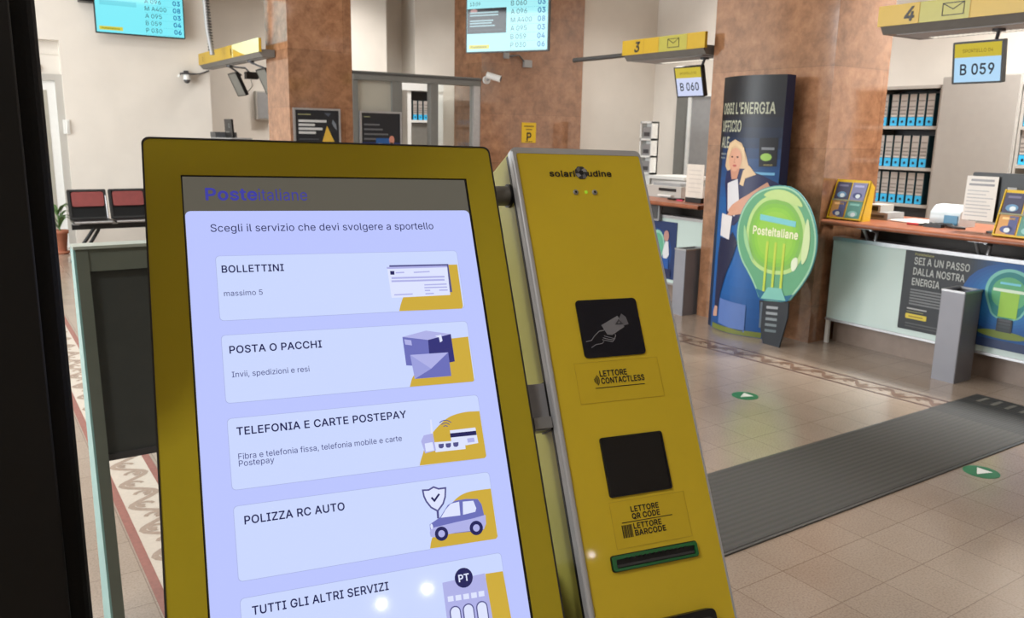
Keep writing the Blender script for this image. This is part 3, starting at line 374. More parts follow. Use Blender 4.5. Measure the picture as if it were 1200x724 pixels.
M_GLASSB = mat('black_glass', (10, 10, 16), .06, var=.02, coat=.6)
M_WHITE = mat('white_lacquer', (224, 224, 220), .4, var=.02)
M_PAPER = mat('white_paper', (226, 222, 216), .7, var=.02)
M_WOOD = mat('reddish_wood', (142, 82, 54), .35, var=.2, scale=9)
M_MINT = mat('back_painted_mint_glass', (188, 204, 198), .12, var=.02, scale=3)
M_MINTF = mat('mint_metal', (150, 196, 194), .3, var=.04)
M_FRAMESH = mat('shaded_mint_frame', (108, 116, 106), .4, var=.04)  # stand front away from the window, its shade put into the colour
M_PANELD = mat('dark_grey_panel', (66, 70, 68), .45, var=.05)
M_DOORF = mat('grey_door_frame', (112, 112, 108), .4, var=.04)
M_REDPAD = mat('red_upholstery', (122, 50, 48), .4, var=.08)
M_TERRA = mat('terracotta', (160, 98, 72), .8, var=.1)
M_LEAF = mat('green_leaf', (82, 116, 62), .45, var=.2)
M_SOIL = mat('dark_soil', (50, 38, 30), .9, var=.3, scale=60)
M_REDLINE = mat('red_marble_inlay', (142, 86, 76), .25, var=.12, scale=50)
M_TAUPE = mat('taupe_inlay', (156, 136, 121), .25, var=.12, scale=60)
M_CREAMT = mat('cream_tile', (200, 189, 176), .2, var=.05, scale=60)
M_BROWNL = mat('brown_marble_inlay', (82, 56, 46), .3, var=.1, scale=50)
M_SCROLL = mat('brown_scroll_inlay', (112, 88, 74), .3, var=.12, scale=60)
M_GREEN = mat('green_sticker', (30, 112, 70), .4, var=.04)
M_GSLOT = mat('translucent_green_bezel', (40, 116, 62), .25, var=.08)
M_MATG = ribbed('grey_ribbed_mat', (70, 69, 66), 'Y', .034)
M_MATD = ribbed('dark_brush_mat', (56, 56, 55), 'Y', .02)
M_PLINTH = mat('brown_grey_plinth', (138, 120, 108), .35, var=.08)
M_FROST = mat('frosted_glass', (168, 164, 152), .3, var=.03, scale=3)
M_CYAN = mat('cyan_label', (52, 178, 230), .5, var=.03)
M_TEAL = mat('dark_teal_binder', (26, 62, 72), .5, var=.06)
M_SPINE = mat('grey_spine_label', (172, 165, 158), .6, var=.05)
M_LED = mat('white_led_strip', (255, 246, 228), .4, emit=.9)

# ------------------------------------------------------------------ mesh builder
class MB:
    def __init__(s):
        s.v = []; s.f = []; s.m = []; s.sm = []; s.mats = []
    def slot(s, m):
        if m not in s.mats:
            s.mats.append(m)
        return s.mats.index(m)
    def add(s, vs, fs, m, smooth=False):
        b = len(s.v)
        s.v += [tuple(v) for v in vs]
        k = s.slot(m)
        for f in fs:
            s.f.append([b+i for i in f]); s.m.append(k); s.sm.append(smooth)
        return s
    def box(s, x0, x1, y0, y1, z0, z1, m, X=None, b=0):
        """box in axes X (a 4x4 matrix) with optional chamfer b on its four long (local z) edges"""
        x0, x1 = min(x0, x1), max(x0, x1); y0, y1 = min(y0, y1), max(y0, y1); z0, z1 = min(z0, z1), max(z0, z1)
        if b:
            return s.prism(rr_pts(x0, x1, y0, y1, b, 3), z0, z1, m, X)
        vs = [Vector((x, y, z)) for z in (z0, z1) for y in (y0, y1) for x in (x0, x1)]
        if X is not None:
            vs = [X @ v for v in vs]
        return s.add(vs, [(0, 2, 3, 1), (4, 5, 7, 6), (0, 1, 5, 4), (2, 6, 7, 3), (0, 4, 6, 2), (1, 3, 7, 5)], m)
    def prism(s, pts, z0, z1, m, X=None, smooth=False, mtop=None):
        """outline pts (ccw, local xy) extruded from z0 to z1"""
        n = len(pts)
        vs = [Vector((p[0], p[1], z)) for z in (z0, z1) for p in pts]
        if X is not None:
            vs = [X @ v for v in vs]
        s.add(vs, [(i, (i+1) % n, n+(i+1) % n, n+i) for i in range(n)], m, smooth)
        s.add(vs[:n], [tuple(reversed(range(n)))], m)
        s.add(vs[n:], [tuple(range(n))], mtop or m)
        return s
    def ring(s, outer, inner, z0, z1, m, X=None):
        n = len(outer)
        vs = [Vector((p[0], p[1], z)) for z in (z0, z1) for p in outer+inner]
        if X is not None:
            vs = [X @ v for v in vs]
        fs = []
        for i in range(n):
            j = (i+1) % n
            fs += [(i, j, 2*n+j, 2*n+i), (n+j, n+i, 3*n+i, 3*n+j), (2*n+i, 2*n+j, 3*n+j, 3*n+i), (j, i, n+i, n+j)]
        return s.add(vs, fs, m)
    def tube(s, pts, r, m, n=10, r1=None, cap=True):
        pts = [Vector(p) for p in pts]
        k = len(pts)
        vs = []
        up = None
        for i, p in enumerate(pts):
            t = (pts[min(i+1, k-1)]-pts[max(i-1, 0)]).normalized()
            if up is None:
                up = Vector((0, 0, 1)) if abs(t.z) < .9 else Vector((1, 0, 0))
            a = (up - t*up.dot(t)).normalized(); b = t.cross(a); up = a
            rad = r if r1 is None else r+(r1-r)*i/(k-1)
            vs += [p+(a*math.cos(q)+b*math.sin(q))*rad for q in [2*math.pi*j/n for j in range(n)]]
        fs = [(i*n+j, i*n+(j+1) % n, (i+1)*n+(j+1) % n, (i+1)*n+j) for i in range(k-1) for j in range(n)]
        s.add(vs, fs, m, True)
        if cap:
            s.add(vs[:n], [tuple(reversed(range(n)))], m); s.add(vs[-n:], [tuple(range(n))], m)
        return s
    def lathe(s, prof, c, m, n=24, X=None):
        """profile [(r,z)] about the local z axis at c"""
        vs = []
        for r, z in prof:
            vs += [Vector((c[0]+r*math.cos(2*math.pi*j/n), c[1]+r*math.sin(2*math.pi*j/n), c[2]+z)) for j in range(n)]
        if X is not None:
            vs = [X @ v for v in vs]
        k = len(prof)
        s.add(vs, [(i*n+j, i*n+(j+1) % n, (i+1)*n+(j+1) % n, (i+1)*n+j) for i in range(k-1) for j in range(n)], m, True)
        s.add(vs[:n], [tuple(reversed(range(n)))], m); s.add(vs[-n:], [tuple(range(n))], m)
        return s
    def ball(s, c, r, m, sz=1, n=14):
        prof = [(max(1e-4, r*math.sin(math.pi*i/10)), -r*sz*math.cos(math.pi*i/10)) for i in range(11)]
        return s.lathe(prof, c, m, n)

def rr_pts(x0, x1, y0, y1, r, k=4):
    out = []
    for cx, cy, a in ((x1-r, y1-r, 0), (x0+r, y1-r, 90), (x0+r, y0+r, 180), (x1-r, y0+r, 270)):
        for i in range(k+1):
            q = math.radians(a+90*i/k)
            out.append((cx+r*math.cos(q), cy+r*math.sin(q)))
    return out

ORG = {}
def link(o):
    COL.objects.link(o); return o
def tag(o, label=None, cat=None, group=None, kind=None):
    for k, v in (('label', label), ('category', cat), ('group', group), ('kind', kind)):
        if v: o[k] = v
    return o
def thing(name, label, cat, loc, group=None):
    o = link(bpy.data.objects.new(name, None))
    o.empty_display_size = .1
    o.location = loc
    ORG[o.name] = Vector(loc)
    return tag(o, label, cat, group)
def build(mb, name, parent=None, label=None, org=None):
    """one mesh object; vertices are given in world space"""
    if parent is not None:
        O = ORG[parent.name]
    else:
        if org is None:
            xs, ys, zs = zip(*mb.v)
            org = ((min(xs)+max(xs))/2, (min(ys)+max(ys))/2, min(zs))
        O = Vector(org)
    me = bpy.data.meshes.new(name)
    me.from_pydata([tuple(Vector(v)-O) for v in mb.v], [], mb.f)
    for m in mb.mats:
        me.materials.append(m)
    me.polygons.foreach_set('material_index', mb.m)
    me.polygons.foreach_set('use_smooth', mb.sm)
    me.update()
    o = link(bpy.data.objects.new(name, me))
    if parent is not None:
        o.parent = parent
    else:
        o.location = O
    ORG[o.name] = O
    if label: o['label'] = label
    return o
def struct(mb, name, org=(0, 0, 0)):
    return tag(build(mb, name, org=org), kind='structure')
def single(mb, name, label, cat, group=None):
    return tag(build(mb, name), label, cat, group)
def copy_tree(o, parent=None):
    c = o.copy(); link(c)
    if parent is not None: c.parent = parent
    for ch in [q for q in bpy.data.objects if q.parent == o]:
        copy_tree(ch, c)
    return c

# ------------------------------------------------------------------ flat graphics on a surface
_TXT = {}
def text_mesh(body, bold):
    """lettering outlines (GLYPHS, below) set as one filled flat curve and turned into a mesh"""
    key = (body, bold)
    if key not in _TXT:
        c = bpy.data.curves.new('lettering', 'CURVE')
        c.dimensions = '2D'; c.fill_mode = 'BOTH'
        x = 0
        for ch in body:
            adv, loops = GLYPHS[bold][ch].split('|')
            for lp in loops.split(';') if loops else ():
                p = [tuple(map(int, q.split(','))) for q in lp.split()]
                sp = c.splines.new('POLY'); sp.use_cyclic_u = True
                sp.points.add(len(p)-1)
                for i, (px, py) in enumerate(p):
                    sp.points[i].co = (x+px/1000, py/1000, 0, 1)
            x += int(adv)/1000
        o = bpy.data.objects.new('lettering', c)
        me = bpy.data.meshes.new_from_object(o)
        _TXT[key] = ([(v.co.x, v.co.y) for v in me.vertices], [tuple(f.vertices) for f in me.polygons])
        bpy.data.objects.remove(o); bpy.data.meshes.remove(me); bpy.data.curves.remove(c)
    return _TXT[key]
CAP = .509
def clip_u(p, c, sg):
    out = []
    for i in range(len(p)):
        a, b = p[i], p[(i+1) % len(p)]
        ia, ib = (a[0]-c)*sg >= 0, (b[0]-c)*sg >= 0
        if ia: out.append(a)
        if ia != ib:
            t = (c-a[0])/(b[0]-a[0]); out.append((c, a[1]+(b[1]-a[1])*t))
    return out
class Art:
    def __init__(s, mb, O, U=None, V=None, eps=.0004, fn=None, k0=1, strip=None):
        s.mb = mb; s.eps = eps; s.k0 = k0; s.strip = strip
        if fn is None:
            O = Vector(O); U = Vector(U); V = Vector(V); N = U.cross(V).normalized()
            s.fn = lambda u, v, h: O+U*u+V*v+N*h
        else:
            s.fn = fn
    def P(s, u, v, k):
        return s.fn(u, v, s.eps*(k+s.k0))
    def poly(s, pts, m, k=0):
        a = sum(pts[i][0]*pts[(i+1) % len(pts)][1]-pts[(i+1) % len(pts)][0]*pts[i][1] for i in range(len(pts)))
        if a < 0: pts = pts[::-1]
        if s.strip:          # cut into narrow upright slices so that it follows a curved surface
            lo, hi = min(p[0] for p in pts), max(p[0] for p in pts)
            i = math.floor(lo/s.strip)
            while i*s.strip < hi:
                q = clip_u(clip_u(pts, i*s.strip, 1), (i+1)*s.strip, -1)
                if len(q) > 2:
                    s.mb.add([s.P(u, v, k) for u, v in q], [tuple(range(len(q)))], m)
                i += 1
            return
        s.mb.add([s.P(u, v, k) for u, v in pts], [tuple(range(len(pts)))], m)
    def rect(s, u0, u1, v0, v1, m, k=0, nu=1, nv=1):
        for i in range(nu):
            for j in range(nv):
                a, b = u0+(u1-u0)*i/nu, u0+(u1-u0)*(i+1)/nu
                c, d = v0+(v1-v0)*j/nv, v0+(v1-v0)*(j+1)/nv
                s.poly([(a, c), (b, c), (b, d), (a, d)], m, k)
    def rrect(s, u0, u1, v0, v1, r, m, k=0):
        s.poly(rr_pts(min(u0, u1), max(u0, u1), min(v0, v1), max(v0, v1), r), m, k)
    def ell(s, u, v, a, b, m, k=0, n=24):
        s.poly([(u+a*math.cos(2*math.pi*i/n), v+b*math.sin(2*math.pi*i/n)) for i in range(n)], m, k)
    def line(s, pts, w, m, k=0):
        closed = len(pts) > 2 and math.dist(pts[0], pts[-1]) < 1e-7
        if closed: pts = pts[:-1]
        n = len(pts); L, R = [], []
        for i, (x, y) in enumerate(pts):
            p = pts[i-1] if (i > 0 or closed) else None
            q = pts[(i+1) % n] if (i < n-1 or closed) else None
            d0 = Vector((x-p[0], y-p[1])).normalized() if p else None
            d1 = Vector((q[0]-x, q[1]-y)).normalized() if q else None
            d0 = d0 or d1; d1 = d1 or d0
            t = d0+d1
            t = t.normalized() if t.length > 1e-6 else d1
            nx, ny = -t.y, t.x
            f = w/2/max(.5, nx*-d1.y+ny*d1.x)
            L.append((x+nx*f, y+ny*f)); R.append((x-nx*f, y-ny*f))
        for i in range(n if closed else n-1):
            j = (i+1) % n
            s.poly([R[i], R[j], L[j], L[i]], m, k)
    def arc(s, u, v, r, a0, a1, w, m, k=0, n=10):
        s.line([(u+r*math.cos(math.radians(a0+(a1-a0)*i/n)), v+r*math.sin(math.radians(a0+(a1-a0)*i/n))) for i in range(n+1)], w, m, k)
    def text(s, body, u, v, h, m, k=0, w=None, bold=0, align='l', slant=0):
        """baseline-left at (u,v), cap height h, optional total width w"""
        vs, fs = text_mesh(body, bold)
        sy = h/CAP
        x0 = min(p[0] for p in vs); x1 = max(p[0] for p in vs)
        sx = w/(x1-x0) if w else sy
        off = {'l': 0, 'c': -(x1-x0)*sx/2, 'r': -(x1-x0)*sx}[align]
        s.mb.add([s.P(u+off+(x-x0)*sx+slant*y*sy, v+y*sy, k) for x, y in vs], fs, m)

ORD = ['first', 'second', 'third', 'fourth', 'fifth', 'sixth', 'seventh', 'eighth']

def smooth(p, n=2):
    for _ in range(n):
        q = []
        for i in range(len(p)):
            (x0, y0), (x1, y1) = p[i], p[(i+1) % len(p)]
            q += [(x0*.75+x1*.25, y0*.75+y1*.25), (x0*.25+x1*.75, y0*.25+y1*.75)]
        p = q
    return p
# ------------------------------------------------------------------ the setting
struct(MB().box(-4.5, 9.0, -8, 13.6, -.12, 0, M_FLOOR), 'floor')
struct(MB().box(-4.6, 9.1, -8.1, 13.8, 4.6, 4.75, M_CEIL), 'ceiling')
struct(MB().box(-4.65, -4.5, -8, 13.6, 0, 4.6, M_WALL), 'wall_left')
struct(MB().box(-4.6, 9.1, -8.15, -8, 0, 4.6, M_WALL), 'wall_back')
b = MB()
b.box(1.285, 3.13, 12.4, 12.7, 0, 4.6, M_WALL)
b.box(-4.5, 1.285, 12.4, 12.7, 2.67, 4.6, M_WALL)
b.box(-4.5, -.1, 12.4, 12.7, 0, 2.67, M_WALL)
b.box(-.1, 1.285, 12.56, 12.7, 2.25, 2.67, M_WALL)
b.box(-.1, 1.285, 12.545, 12.56, 2.5, 2.515, M_WALL)
struct(b, 'wall_far')
struct(MB().box(2.0, 9.1, 13.6, 13.75, 0, 4.6, M_WALL), 'wall_recess')
b = MB()
b.box(5.4, 6.1, 12.9, 13.6, 0, 4.6, M_WALL); b.box(6.72, 7.5, 13.1, 13.6, 0, 4.6, M_WALL)
struct(b, 'wall_pier')
struct(MB().box(8.7, 8.85, -8, 9.3, 0, 4.6, M_WALL), 'wall_right')
struct(MB().box(9.0, 9.1, 9.3, 13.6, 0, 4.6, M_WALL), 'wall_office')
struct(MB().box(7.28, 8.85, 9.3, 9.45, 0, 4.6, M_WALL), 'wall_side')
struct(MB().box(3.18, 3.93, 9.24, 10.0, 0, 4.6, M_MARBLE), 'pillar_left', (3.18, 9.24, 0))
struct(MB().box(5.65, 6.51, 9.2, 9.88, 0, 4.6, M_MARBLE).box(6.515, 7.28, 9.21, 9.88, 0, 4.6, M_MARBLE), 'pillar_middle', (5.65, 9.0, 0))
struct(MB().box(5.6, 6.31, 4.04, 5.26, 0, 4.6, M_MARBLE), 'pillar_right', (5.6, 4.04, .3))

# door in the far wall
b = MB(); b.box(1.2, 1.285, 12.46, 12.545, 0, 2.25, M_GREYP); b.box(-.1, -.02, 12.46, 12.545, 0, 2.25, M_GREYP); b.box(-.02, 1.2, 12.46, 12.545, 2.17, 2.25, M_GREYP)
d1 = struct(b, 'door_1')
b = MB(); b.box(-.02, 1.2, 12.5, 12.54, 0, 2.17, M_WHITE); b.box(.08, 1.1, 12.495, 12.5, .15, 2.05, M_FROST)
build(b, 'door_leaf', d1)
b = MB(); b.box(1.25, 1.32, 12.38, 12.46, 1.5, 1.68, M_WHITE); b.tube([(1.285, 12.38, 1.52), (1.285, 12.35, 1.52), (1.285, 12.35, 1.66), (1.285, 12.38, 1.66)], .008, M_WHITE)
build(b, 'door_handle', d1)
# door in the wall behind the counters
b = MB(); b.box(8.64, 8.7, 8.48, 8.54, 0, 2.2, M_WHITE); b.box(8.64, 8.7, 7.55, 7.62, 0, 2.2, M_WHITE); b.box(8.64, 8.7, 7.62, 8.48, 2.16, 2.2, M_WHITE)
d2 = struct(b, 'door_2')
build(MB().box(8.66, 8.7, 7.62, 8.48, 0, 2.16, M_GREY), 'door_leaf', d2)
build(MB().box(8.6, 8.7, 8.54, 8.72, 0, 2.2, M_DOORF), 'door_stop', d2)

# glazed partition between the left and the middle pillar
M_CLEAR = bpy.data.materials.new('clear_glass')
M_CLEAR.use_nodes = True
_nt = M_CLEAR.node_tree
_nt.nodes.remove(_nt.nodes['Principled BSDF'])
_t = _nt.nodes.new('ShaderNodeBsdfTransparent'); _t.inputs[0].default_value = (.94, .96, .95, 1)
_g = _nt.nodes.new('ShaderNodeBsdfGlossy'); _g.inputs['Roughness'].default_value = .02
_x = _nt.nodes.new('ShaderNodeMixShader'); _x.inputs[0].default_value = .06
_nt.links.new(_t.outputs[0], _x.inputs[1]); _nt.links.new(_g.outputs[0], _x.inputs[2])
_nt.links.new(_x.outputs[0], _nt.nodes['Material Output'].inputs[0])
b = MB()
b.box(3.93, 5.65, 9.2, 9.32, 2.19, 2.29, M_DOORF); b.box(3.93, 5.65, 9.19, 9.33, 2.255, 2.275, M_ALUD)
w1 = struct(b, 'window_1')
b = MB(); b.box(3.93, 3.99, 9.22, 9.3, 0, 2.19, M_DOORF); b.box(4.42, 4.55, 9.21, 9.31, 0, 2.19, M_DOORF); b.box(4.94, 5.04, 9.21, 9.31, 0, 2.19, M_DOORF)
build(b, 'mullion', w1)
build(MB().box(5.55, 5.65, 9.21, 9.31, 0, 2.19, M_ALU), 'end_post', w1, 'pale aluminium end post')
build(MB().box(3.99, 4.42, 9.25, 9.27, .02, 2.19, M_FROST), 'frosted_pane', w1, 'frosted grey pane')
build(MB().box(4.55, 4.63, 9.23, 9.29, 0, 2.1, M_GREYP), 'door_edge', w1)
build(MB().box(5.04, 5.55, 9.255, 9.265, .02, 2.19, M_CLEAR), 'clear_pane', w1)

# inlaid floor bands: two lines with a running-scroll ribbon between them
def band(n0, xc, y0, y1, mline, mscroll, skew=0, lw=.03, base=None):
    def X(x, y): return x+skew*(y-2.6)
    for k, dx in enumerate((-.1, .1)):
        b = MB(); xa, xb = dx-lw/2, dx+lw/2
        p = [(X(xc+xa, y0), y0), (X(xc+xb, y0), y0), (X(xc+xb, y1), y1), (X(xc+xa, y1), y1)]
        b.prism(p, 0, .0012, mline)
        struct(b, 'trim_%d' % (n0+k))
    b = MB()
    a = Art(b, (0, 0, .0006), (1, 0, 0), (0, 1, 0), eps=.0004)
    if base:
        a.poly([(X(xc-.083, y0), y0), (X(xc+.083, y0), y0), (X(xc+.083, y1), y1), (X(xc-.083, y1), y1)], base, 0)
    P = .25
    y = y0
    while y < y1:
        a.line([(X(xc+.062*math.sin(2*math.pi*t/12), y+P*t/12), y+P*t/12) for t in range(13)], .026, mscroll, 1)
        for sgn, yc in ((1, y+P*.20), (-1, y+P*.70)):
            a.line([(X(xc+sgn*(.012-.04*math.cos(q)*(1-.14*q)), yc), yc+.034*math.sin(q)*(1-.1*q)+.012) for q in [i*.55 for i in range(10)]], .018, mscroll, 2)
            a.ell(X(xc+sgn*.018, yc), yc+.012, .014, .012, mscroll, 3, 10)
        y += P
    struct(b, 'trim_%d' % (n0+2))
band(1, .555, 1.2, 12.3, M_REDLINE, M_TAUPE, base=M_CREAMT, lw=.034)
band(4, 4.985, .4, 9.0, M_BROWNL, M_SCROLL, skew=-.075, lw=.022)

# entrance mat: a ribbed field and a darker brush end
t = thing('floor_mat', 'long grey ribbed mat running across the tiled floor to the counters', 'mat', (3.4, 2.28, 0))
b = MB(); b.box(.9, 4.83, 2.0, 2.57, .0, .009, M_MATG); b.box(.9, 4.83, 1.985, 2.0, 0, .007, M_ALUD); b.box(.9, 4.83, 2.57, 2.585, 0, .007, M_ALUD)
build(b, 'ribbed_field', t)
b = MB(); b.box(4.83, 5.4, 1.985, 2.585, 0, .0085, M_MATD)
for k in range(6):
    b.box(5.24, 5.36, 2.06+k*.085, 2.085+k*.085, .0085, .0095, mat('worn_grey_bristle', (112, 110, 104), .8))
build(b, 'dark_end', t, 'darker brush section of the mat')

# green round direction stickers
def arrow(x, y, label):
    b = MB(); b.lathe([(.083, 0), (.083, .0012)], (x, y, 0), M_GREEN, 32)
    a = Art(b, (x, y, .0012), (1, 0, 0), (0, 1, 0))
    a.ell(0, 0, .078, .078, M_GREEN, 0, 32)
    a.poly([(-.05, -.004), (.04, .042), (.04, -.036)], M_WHITE, 1)
    single(b, 'floor_sticker', label, 'floor sticker')
arrow(4.055, 3.35, 'round green floor sticker with a white arrow beyond the grey mat')
arrow(4.113, 1.897, 'round green floor sticker with a white arrow on the near side of the mat')

# ------------------------------------------------------------------ ticket screens
L_CY = lit(128, 238, 250); L_CY2 = lit(168, 240, 246)
I_T = lit(42, 78, 92); I_N = lit(10, 110, 168)
def ticket_screen(O, U, label, w, h, base, video):
    O = Vector(O); U = Vector(U).normalized(); V = Vector((0, 0, 1)); N = U.cross(V)
    X = Matrix((U, V, N)).transposed().to_4x4(); X.translation = O
    t = thing('ticket_display', label, 'screen', tuple(O+U*w/2))
    b = MB(); b.prism(rr_pts(-.012, w+.012, -.014, h+.012, .01), -.05, -.002, M_BLACK, X)
    b.ring(rr_pts(-.012, w+.012, -.014, h+.012, .01), rr_pts(0, w, 0, h, .002), -.002, .003, M_BLACK, X)
    build(b, 'casing', t)
    b = MB(); b.box(0, w, 0, h, -.002, 0, base, X)
    a = Art(b, O, U, V, eps=.001)
    rows = [('P 030', '06'), ('B 059', '04'), ('A 095', '03'), ('M A400', '08'), ('A 096', '03'), ('B 060', '03')]
    for k, (p, q) in enumerate(rows):
        v = h*(.062+.152*k)
        a.text(p, w*.555, v, h*.088, I_T, 1); a.text(q, w*.97, v, h*.092, I_N, 1, bold=2, align='r')
        a.rect(w*.55, w*.985, v-h*.042, v-h*.038, lit(90, 200, 215), 1)
    a.rect(w*.03, w*.29, h*.05, h*.125, lit(214, 206, 60), 1)
    a.text('Posteitaliane', w*.055, h*.07, h*.032, lit(110, 110, 50), 2, w=w*.2, bold=2)
    if video:
        a.rect(w*.004, w*.5, h*.335, h*.80, lit(8, 14, 22), 1)
        a.ell(w*.09, h*.76, w*.045, h*.035, lit(176, 130, 126), 2)
        for k, (l, yv) in enumerate(((.36, .71), (.36, .66), (.30, .56), (.28, .515), (.32, .465))):
            a.rect(w*.04, w*(.04+l), h*yv, h*(yv+.026), lit(150, 186, 192), 3)
        a.rect(w*.03, w*.46, h*.38, h*.41, lit(40, 50, 58), 2)
        a.text('13:09', w*.04, h*.855, h*.062, I_T, 1)
        a.rect(w*.5, w*.74, h*.95, h*.975, lit(214, 206, 60), 1)
    else:
        a.rect(w*.05, w*.46, h*.56, h*.66, lit(112, 218, 232), 1)
        a.rect(w*.05, w*.42, h*.8, h*.9, lit(112, 218, 232), 1)
    build(b, 'screen', t)
    return t, X
t, X = ticket_screen((1.706, 12.2, 2.795), (1, 0, 0), 'ticket call screen on the far cream wall above the red seats', 1.07, .6, L_CY, False)
build(MB().box(.3, .75, .15, .45, -.19, -.05, M_BLACK, X), 'wall_bracket', t)
t, X = ticket_screen((5.2, 8.8, 2.548), (.507, -.919, 0), 'ticket call screen in front of the middle marble pillar, with a dark video box', 1.05, .6, L_CY2, True)
b = MB(); b.tube([X @ Vector((.6, .3, -.05)), X @ Vector((.6, .3, -.25)), (6.0, 9.0, 2.85), (6.0, 9.2, 2.85)], .03, M_BLACK); b.box(.45, .75, .15, .45, -.07, -.05, M_BLACK, X)
build(b, 'wall_arm', t)

# speaker above, alarm, conduit, security cameras
t = thing('loudspeaker', 'small black loudspeaker on the far wall left of the ticket screen', 'speaker', (1.615, 12.3, 3.155))
b = MB(); b.prism(rr_pts(1.53, 1.70, 12.22, 12.38, .02), 3.155, 3.45, M_BLACK); build(b, 'cabinet', t)
b = MB(); b.box(1.545, 1.685, 12.212, 12.22, 3.17, 3.435, M_BLACKM); build(b, 'grille', t)
b = MB(); b.box(1.59, 1.64, 12.38, 12.4, 3.25, 3.35, M_BLACK); build(b, 'wall_bracket', t)
b = MB(); b.lathe([(.03, 0), (.042, .015), (.042, .05), (.03, .065)], (1.02, 12.55, 2.29), mat('red_brown_plastic', (120, 58, 44), .4), 16)
b.box(.98, 1.06, 12.54, 12.56, 2.28, 2.37, M_GREY)
single(b, 'alarm_sounder', 'small red-brown alarm sounder above the far door', 'alarm')
b = MB()
pts = [Vector((2.74, 11.0, 4.6)), Vector((2.77, 11.0, 3.144)), Vector((2.785, 11.0, 2.8)), Vector((2.82, 10.98, 2.5))]
b.tube(pts, .03, M_GREY, 10)
for k in range(60):
    z = 2.55+k*.034
    x = 2.81-.0225*(z-2.5)/.5*(1 if z < 3.1 else .9)
    b.lathe([(.031, 0), (.038, .006), (.038, .014), (.031, .02)], (2.815-.03*min(1, (z-2.5)/.65)-.02*max(0, z-3.15)/1.4, 11.0, z), M_ALUD, 10)
single(b, 'cable_conduit', 'ribbed grey conduit dropping from the ceiling to the left counter canopy', 'conduit')

t = thing('security_camera', 'ceiling style security camera on a dark bracket on the far wall corner', 'camera', (2.79, 12.3, 2.23))
b = MB(); b.box(2.72, 2.92, 12.24, 12.36, 2.325, 2.345, M_DGREY); b.box(2.78, 2.84, 12.36, 12.4, 2.29, 2.38, M_DGREY); build(b, 'bracket', t)
b = MB(); b.lathe([(.045, .05), (.05, .0), (.05, -.02)], (2.80, 12.3, 2.275), M_WHITE, 18); b.ball((2.80, 12.3, 2.25), .044, M_DGREY); build(b, 'dome', t)
b = MB(); b.ball((2.70, 12.3, 2.30), .022, M_WHITE); b.tube([(2.70, 12.3, 2.3), (2.73, 12.3, 2.335)], .008, M_DGREY); build(b, 'antenna', t)
b = MB(); b.tube([(2.90, 12.34, 2.335), (3.0, 12.385, 2.35), (3.125, 12.39, 2.40)], .009, M_DGREY); build(b, 'cable', t)

t = thing('security_camera', 'small white bullet camera on the dark face of the middle pillar', 'camera', (5.76, 9.1, 2.24))
b = MB(); b.lathe([(.05, 0), (.05, .03)], (0, 0, 0), M_WHITE, 18, Matrix.Translation((5.72, 9.2, 2.27)) @ Matrix.Rotation(math.pi/2, 4, 'X')); b.tube([(5.72, 9.17, 2.27), (5.74, 9.12, 2.30)], .014, M_GREY); build(b, 'mount', t)
b = MB(); b.tube([(5.70, 9.15, 2.33), (5.83, 9.03, 2.28)], .04, M_WHITE, 16); b.tube([(5.826, 9.034, 2.282), (5.835, 9.026, 2.278)], .03, M_BLACK, 16); build(b, 'housing', t)
b = MB(); b.box(6.28, 6.40, 9.16, 9.2, 2.46, 2.55, M_GREY); b.box(5.98, 6.05, 9.17, 9.2, 2.55, 2.64, M_GREY)
b.tube([(6.05, 9.18, 2.58), (6.2, 9.17, 2.60), (6.3, 9.18, 2.52)], .01, M_ALUD)
single(b, 'junction_box', 'grey junction boxes and cable on the pillar under the ticket screen', 'junction box')
b = MB(); b.box(6.285, 6.51, 9.192, 9.2, 1.5, 1.76, M_YELLOW)
a = Art(b, (6.285, 9.192, 1.5), (1, 0, 0), (0, 0, 1), eps=.001)
a.rect(.03, .19, .205, .222, ink(120, 96, 20), 1); a.rect(.06, .16, .165, .18, ink(120, 96, 20), 1); a.text('P', .075, .03, .1, ink(30, 26, 16), 1, bold=2)
a.rect(.06, .17, .012, .02, ink(60, 50, 20), 1)
single(b, 'wall_sign', 'small yellow sign with a black P on the middle pillar', 'sign')

# two framed posters
def framed(name, x0, x1, y, z0, z1, label, art):
    t = thing(name, label, 'poster', ((x0+x1)/2, y, z0))
    X = Matrix(((1, 0, 0), (0, 0, -1), (0, 1, 0))).to_4x4(); X.translation = Vector((x0, y, z0))
    w, h = x1-x0, z1-z0
    b = MB(); b.ring(rr_pts(0, w, 0, h, .004), rr_pts(.022, w-.022, .022, h-.022, .002), -.02, .006, M_ALU, X); build(b, 'frame', t)
    b = MB(); b.box(.02, w-.02, .02, h-.02, -.02, 0, ink(22, 24, 30), X)
    a = Art(b, (x0, y, z0), (1, 0, 0), (0, 0, 1), eps=.001)
    art(a, w, h); build(b, 'sheet', t)
W_ = (190, 190, 190)
def art1(a, w, h):
    a.rect(.05, .2, h-.075, h-.066, ink(150, 150, 110), 1)
    for k, l in enumerate((.33, .19, .28, .2)):
        a.rect(.055, .055+l, h-.155-k*.043, h-.128-k*.043, ink(*W_), 1)
    for k in range(5): a.rect(.06, .29, h-.35-k*.035, h-.335-k*.035, ink(66, 68, 74), 1)
    a.poly([(.33, h-.37), (.39, h-.19), (.475, h-.37)], ink(206, 166, 60), 1)
    a.ell(.41, h-.42, .022, .022, ink(150, 150, 150), 1)
    a.poly([(.46, h-.12), (.5, h-.17), (.51, h-.24), (.47, h-.2), (.45, h-.16)], ink(110, 116, 126), 1)
    a.poly([(.36, h-.05), (.44, h-.05), (.41, h-.09)], ink(70, 76, 88), 1)
framed('framed_poster', 3.21, 3.765, 9.215, 1.07, 1.85, 'framed dark poster with a gold triangle on the left pillar', art1)
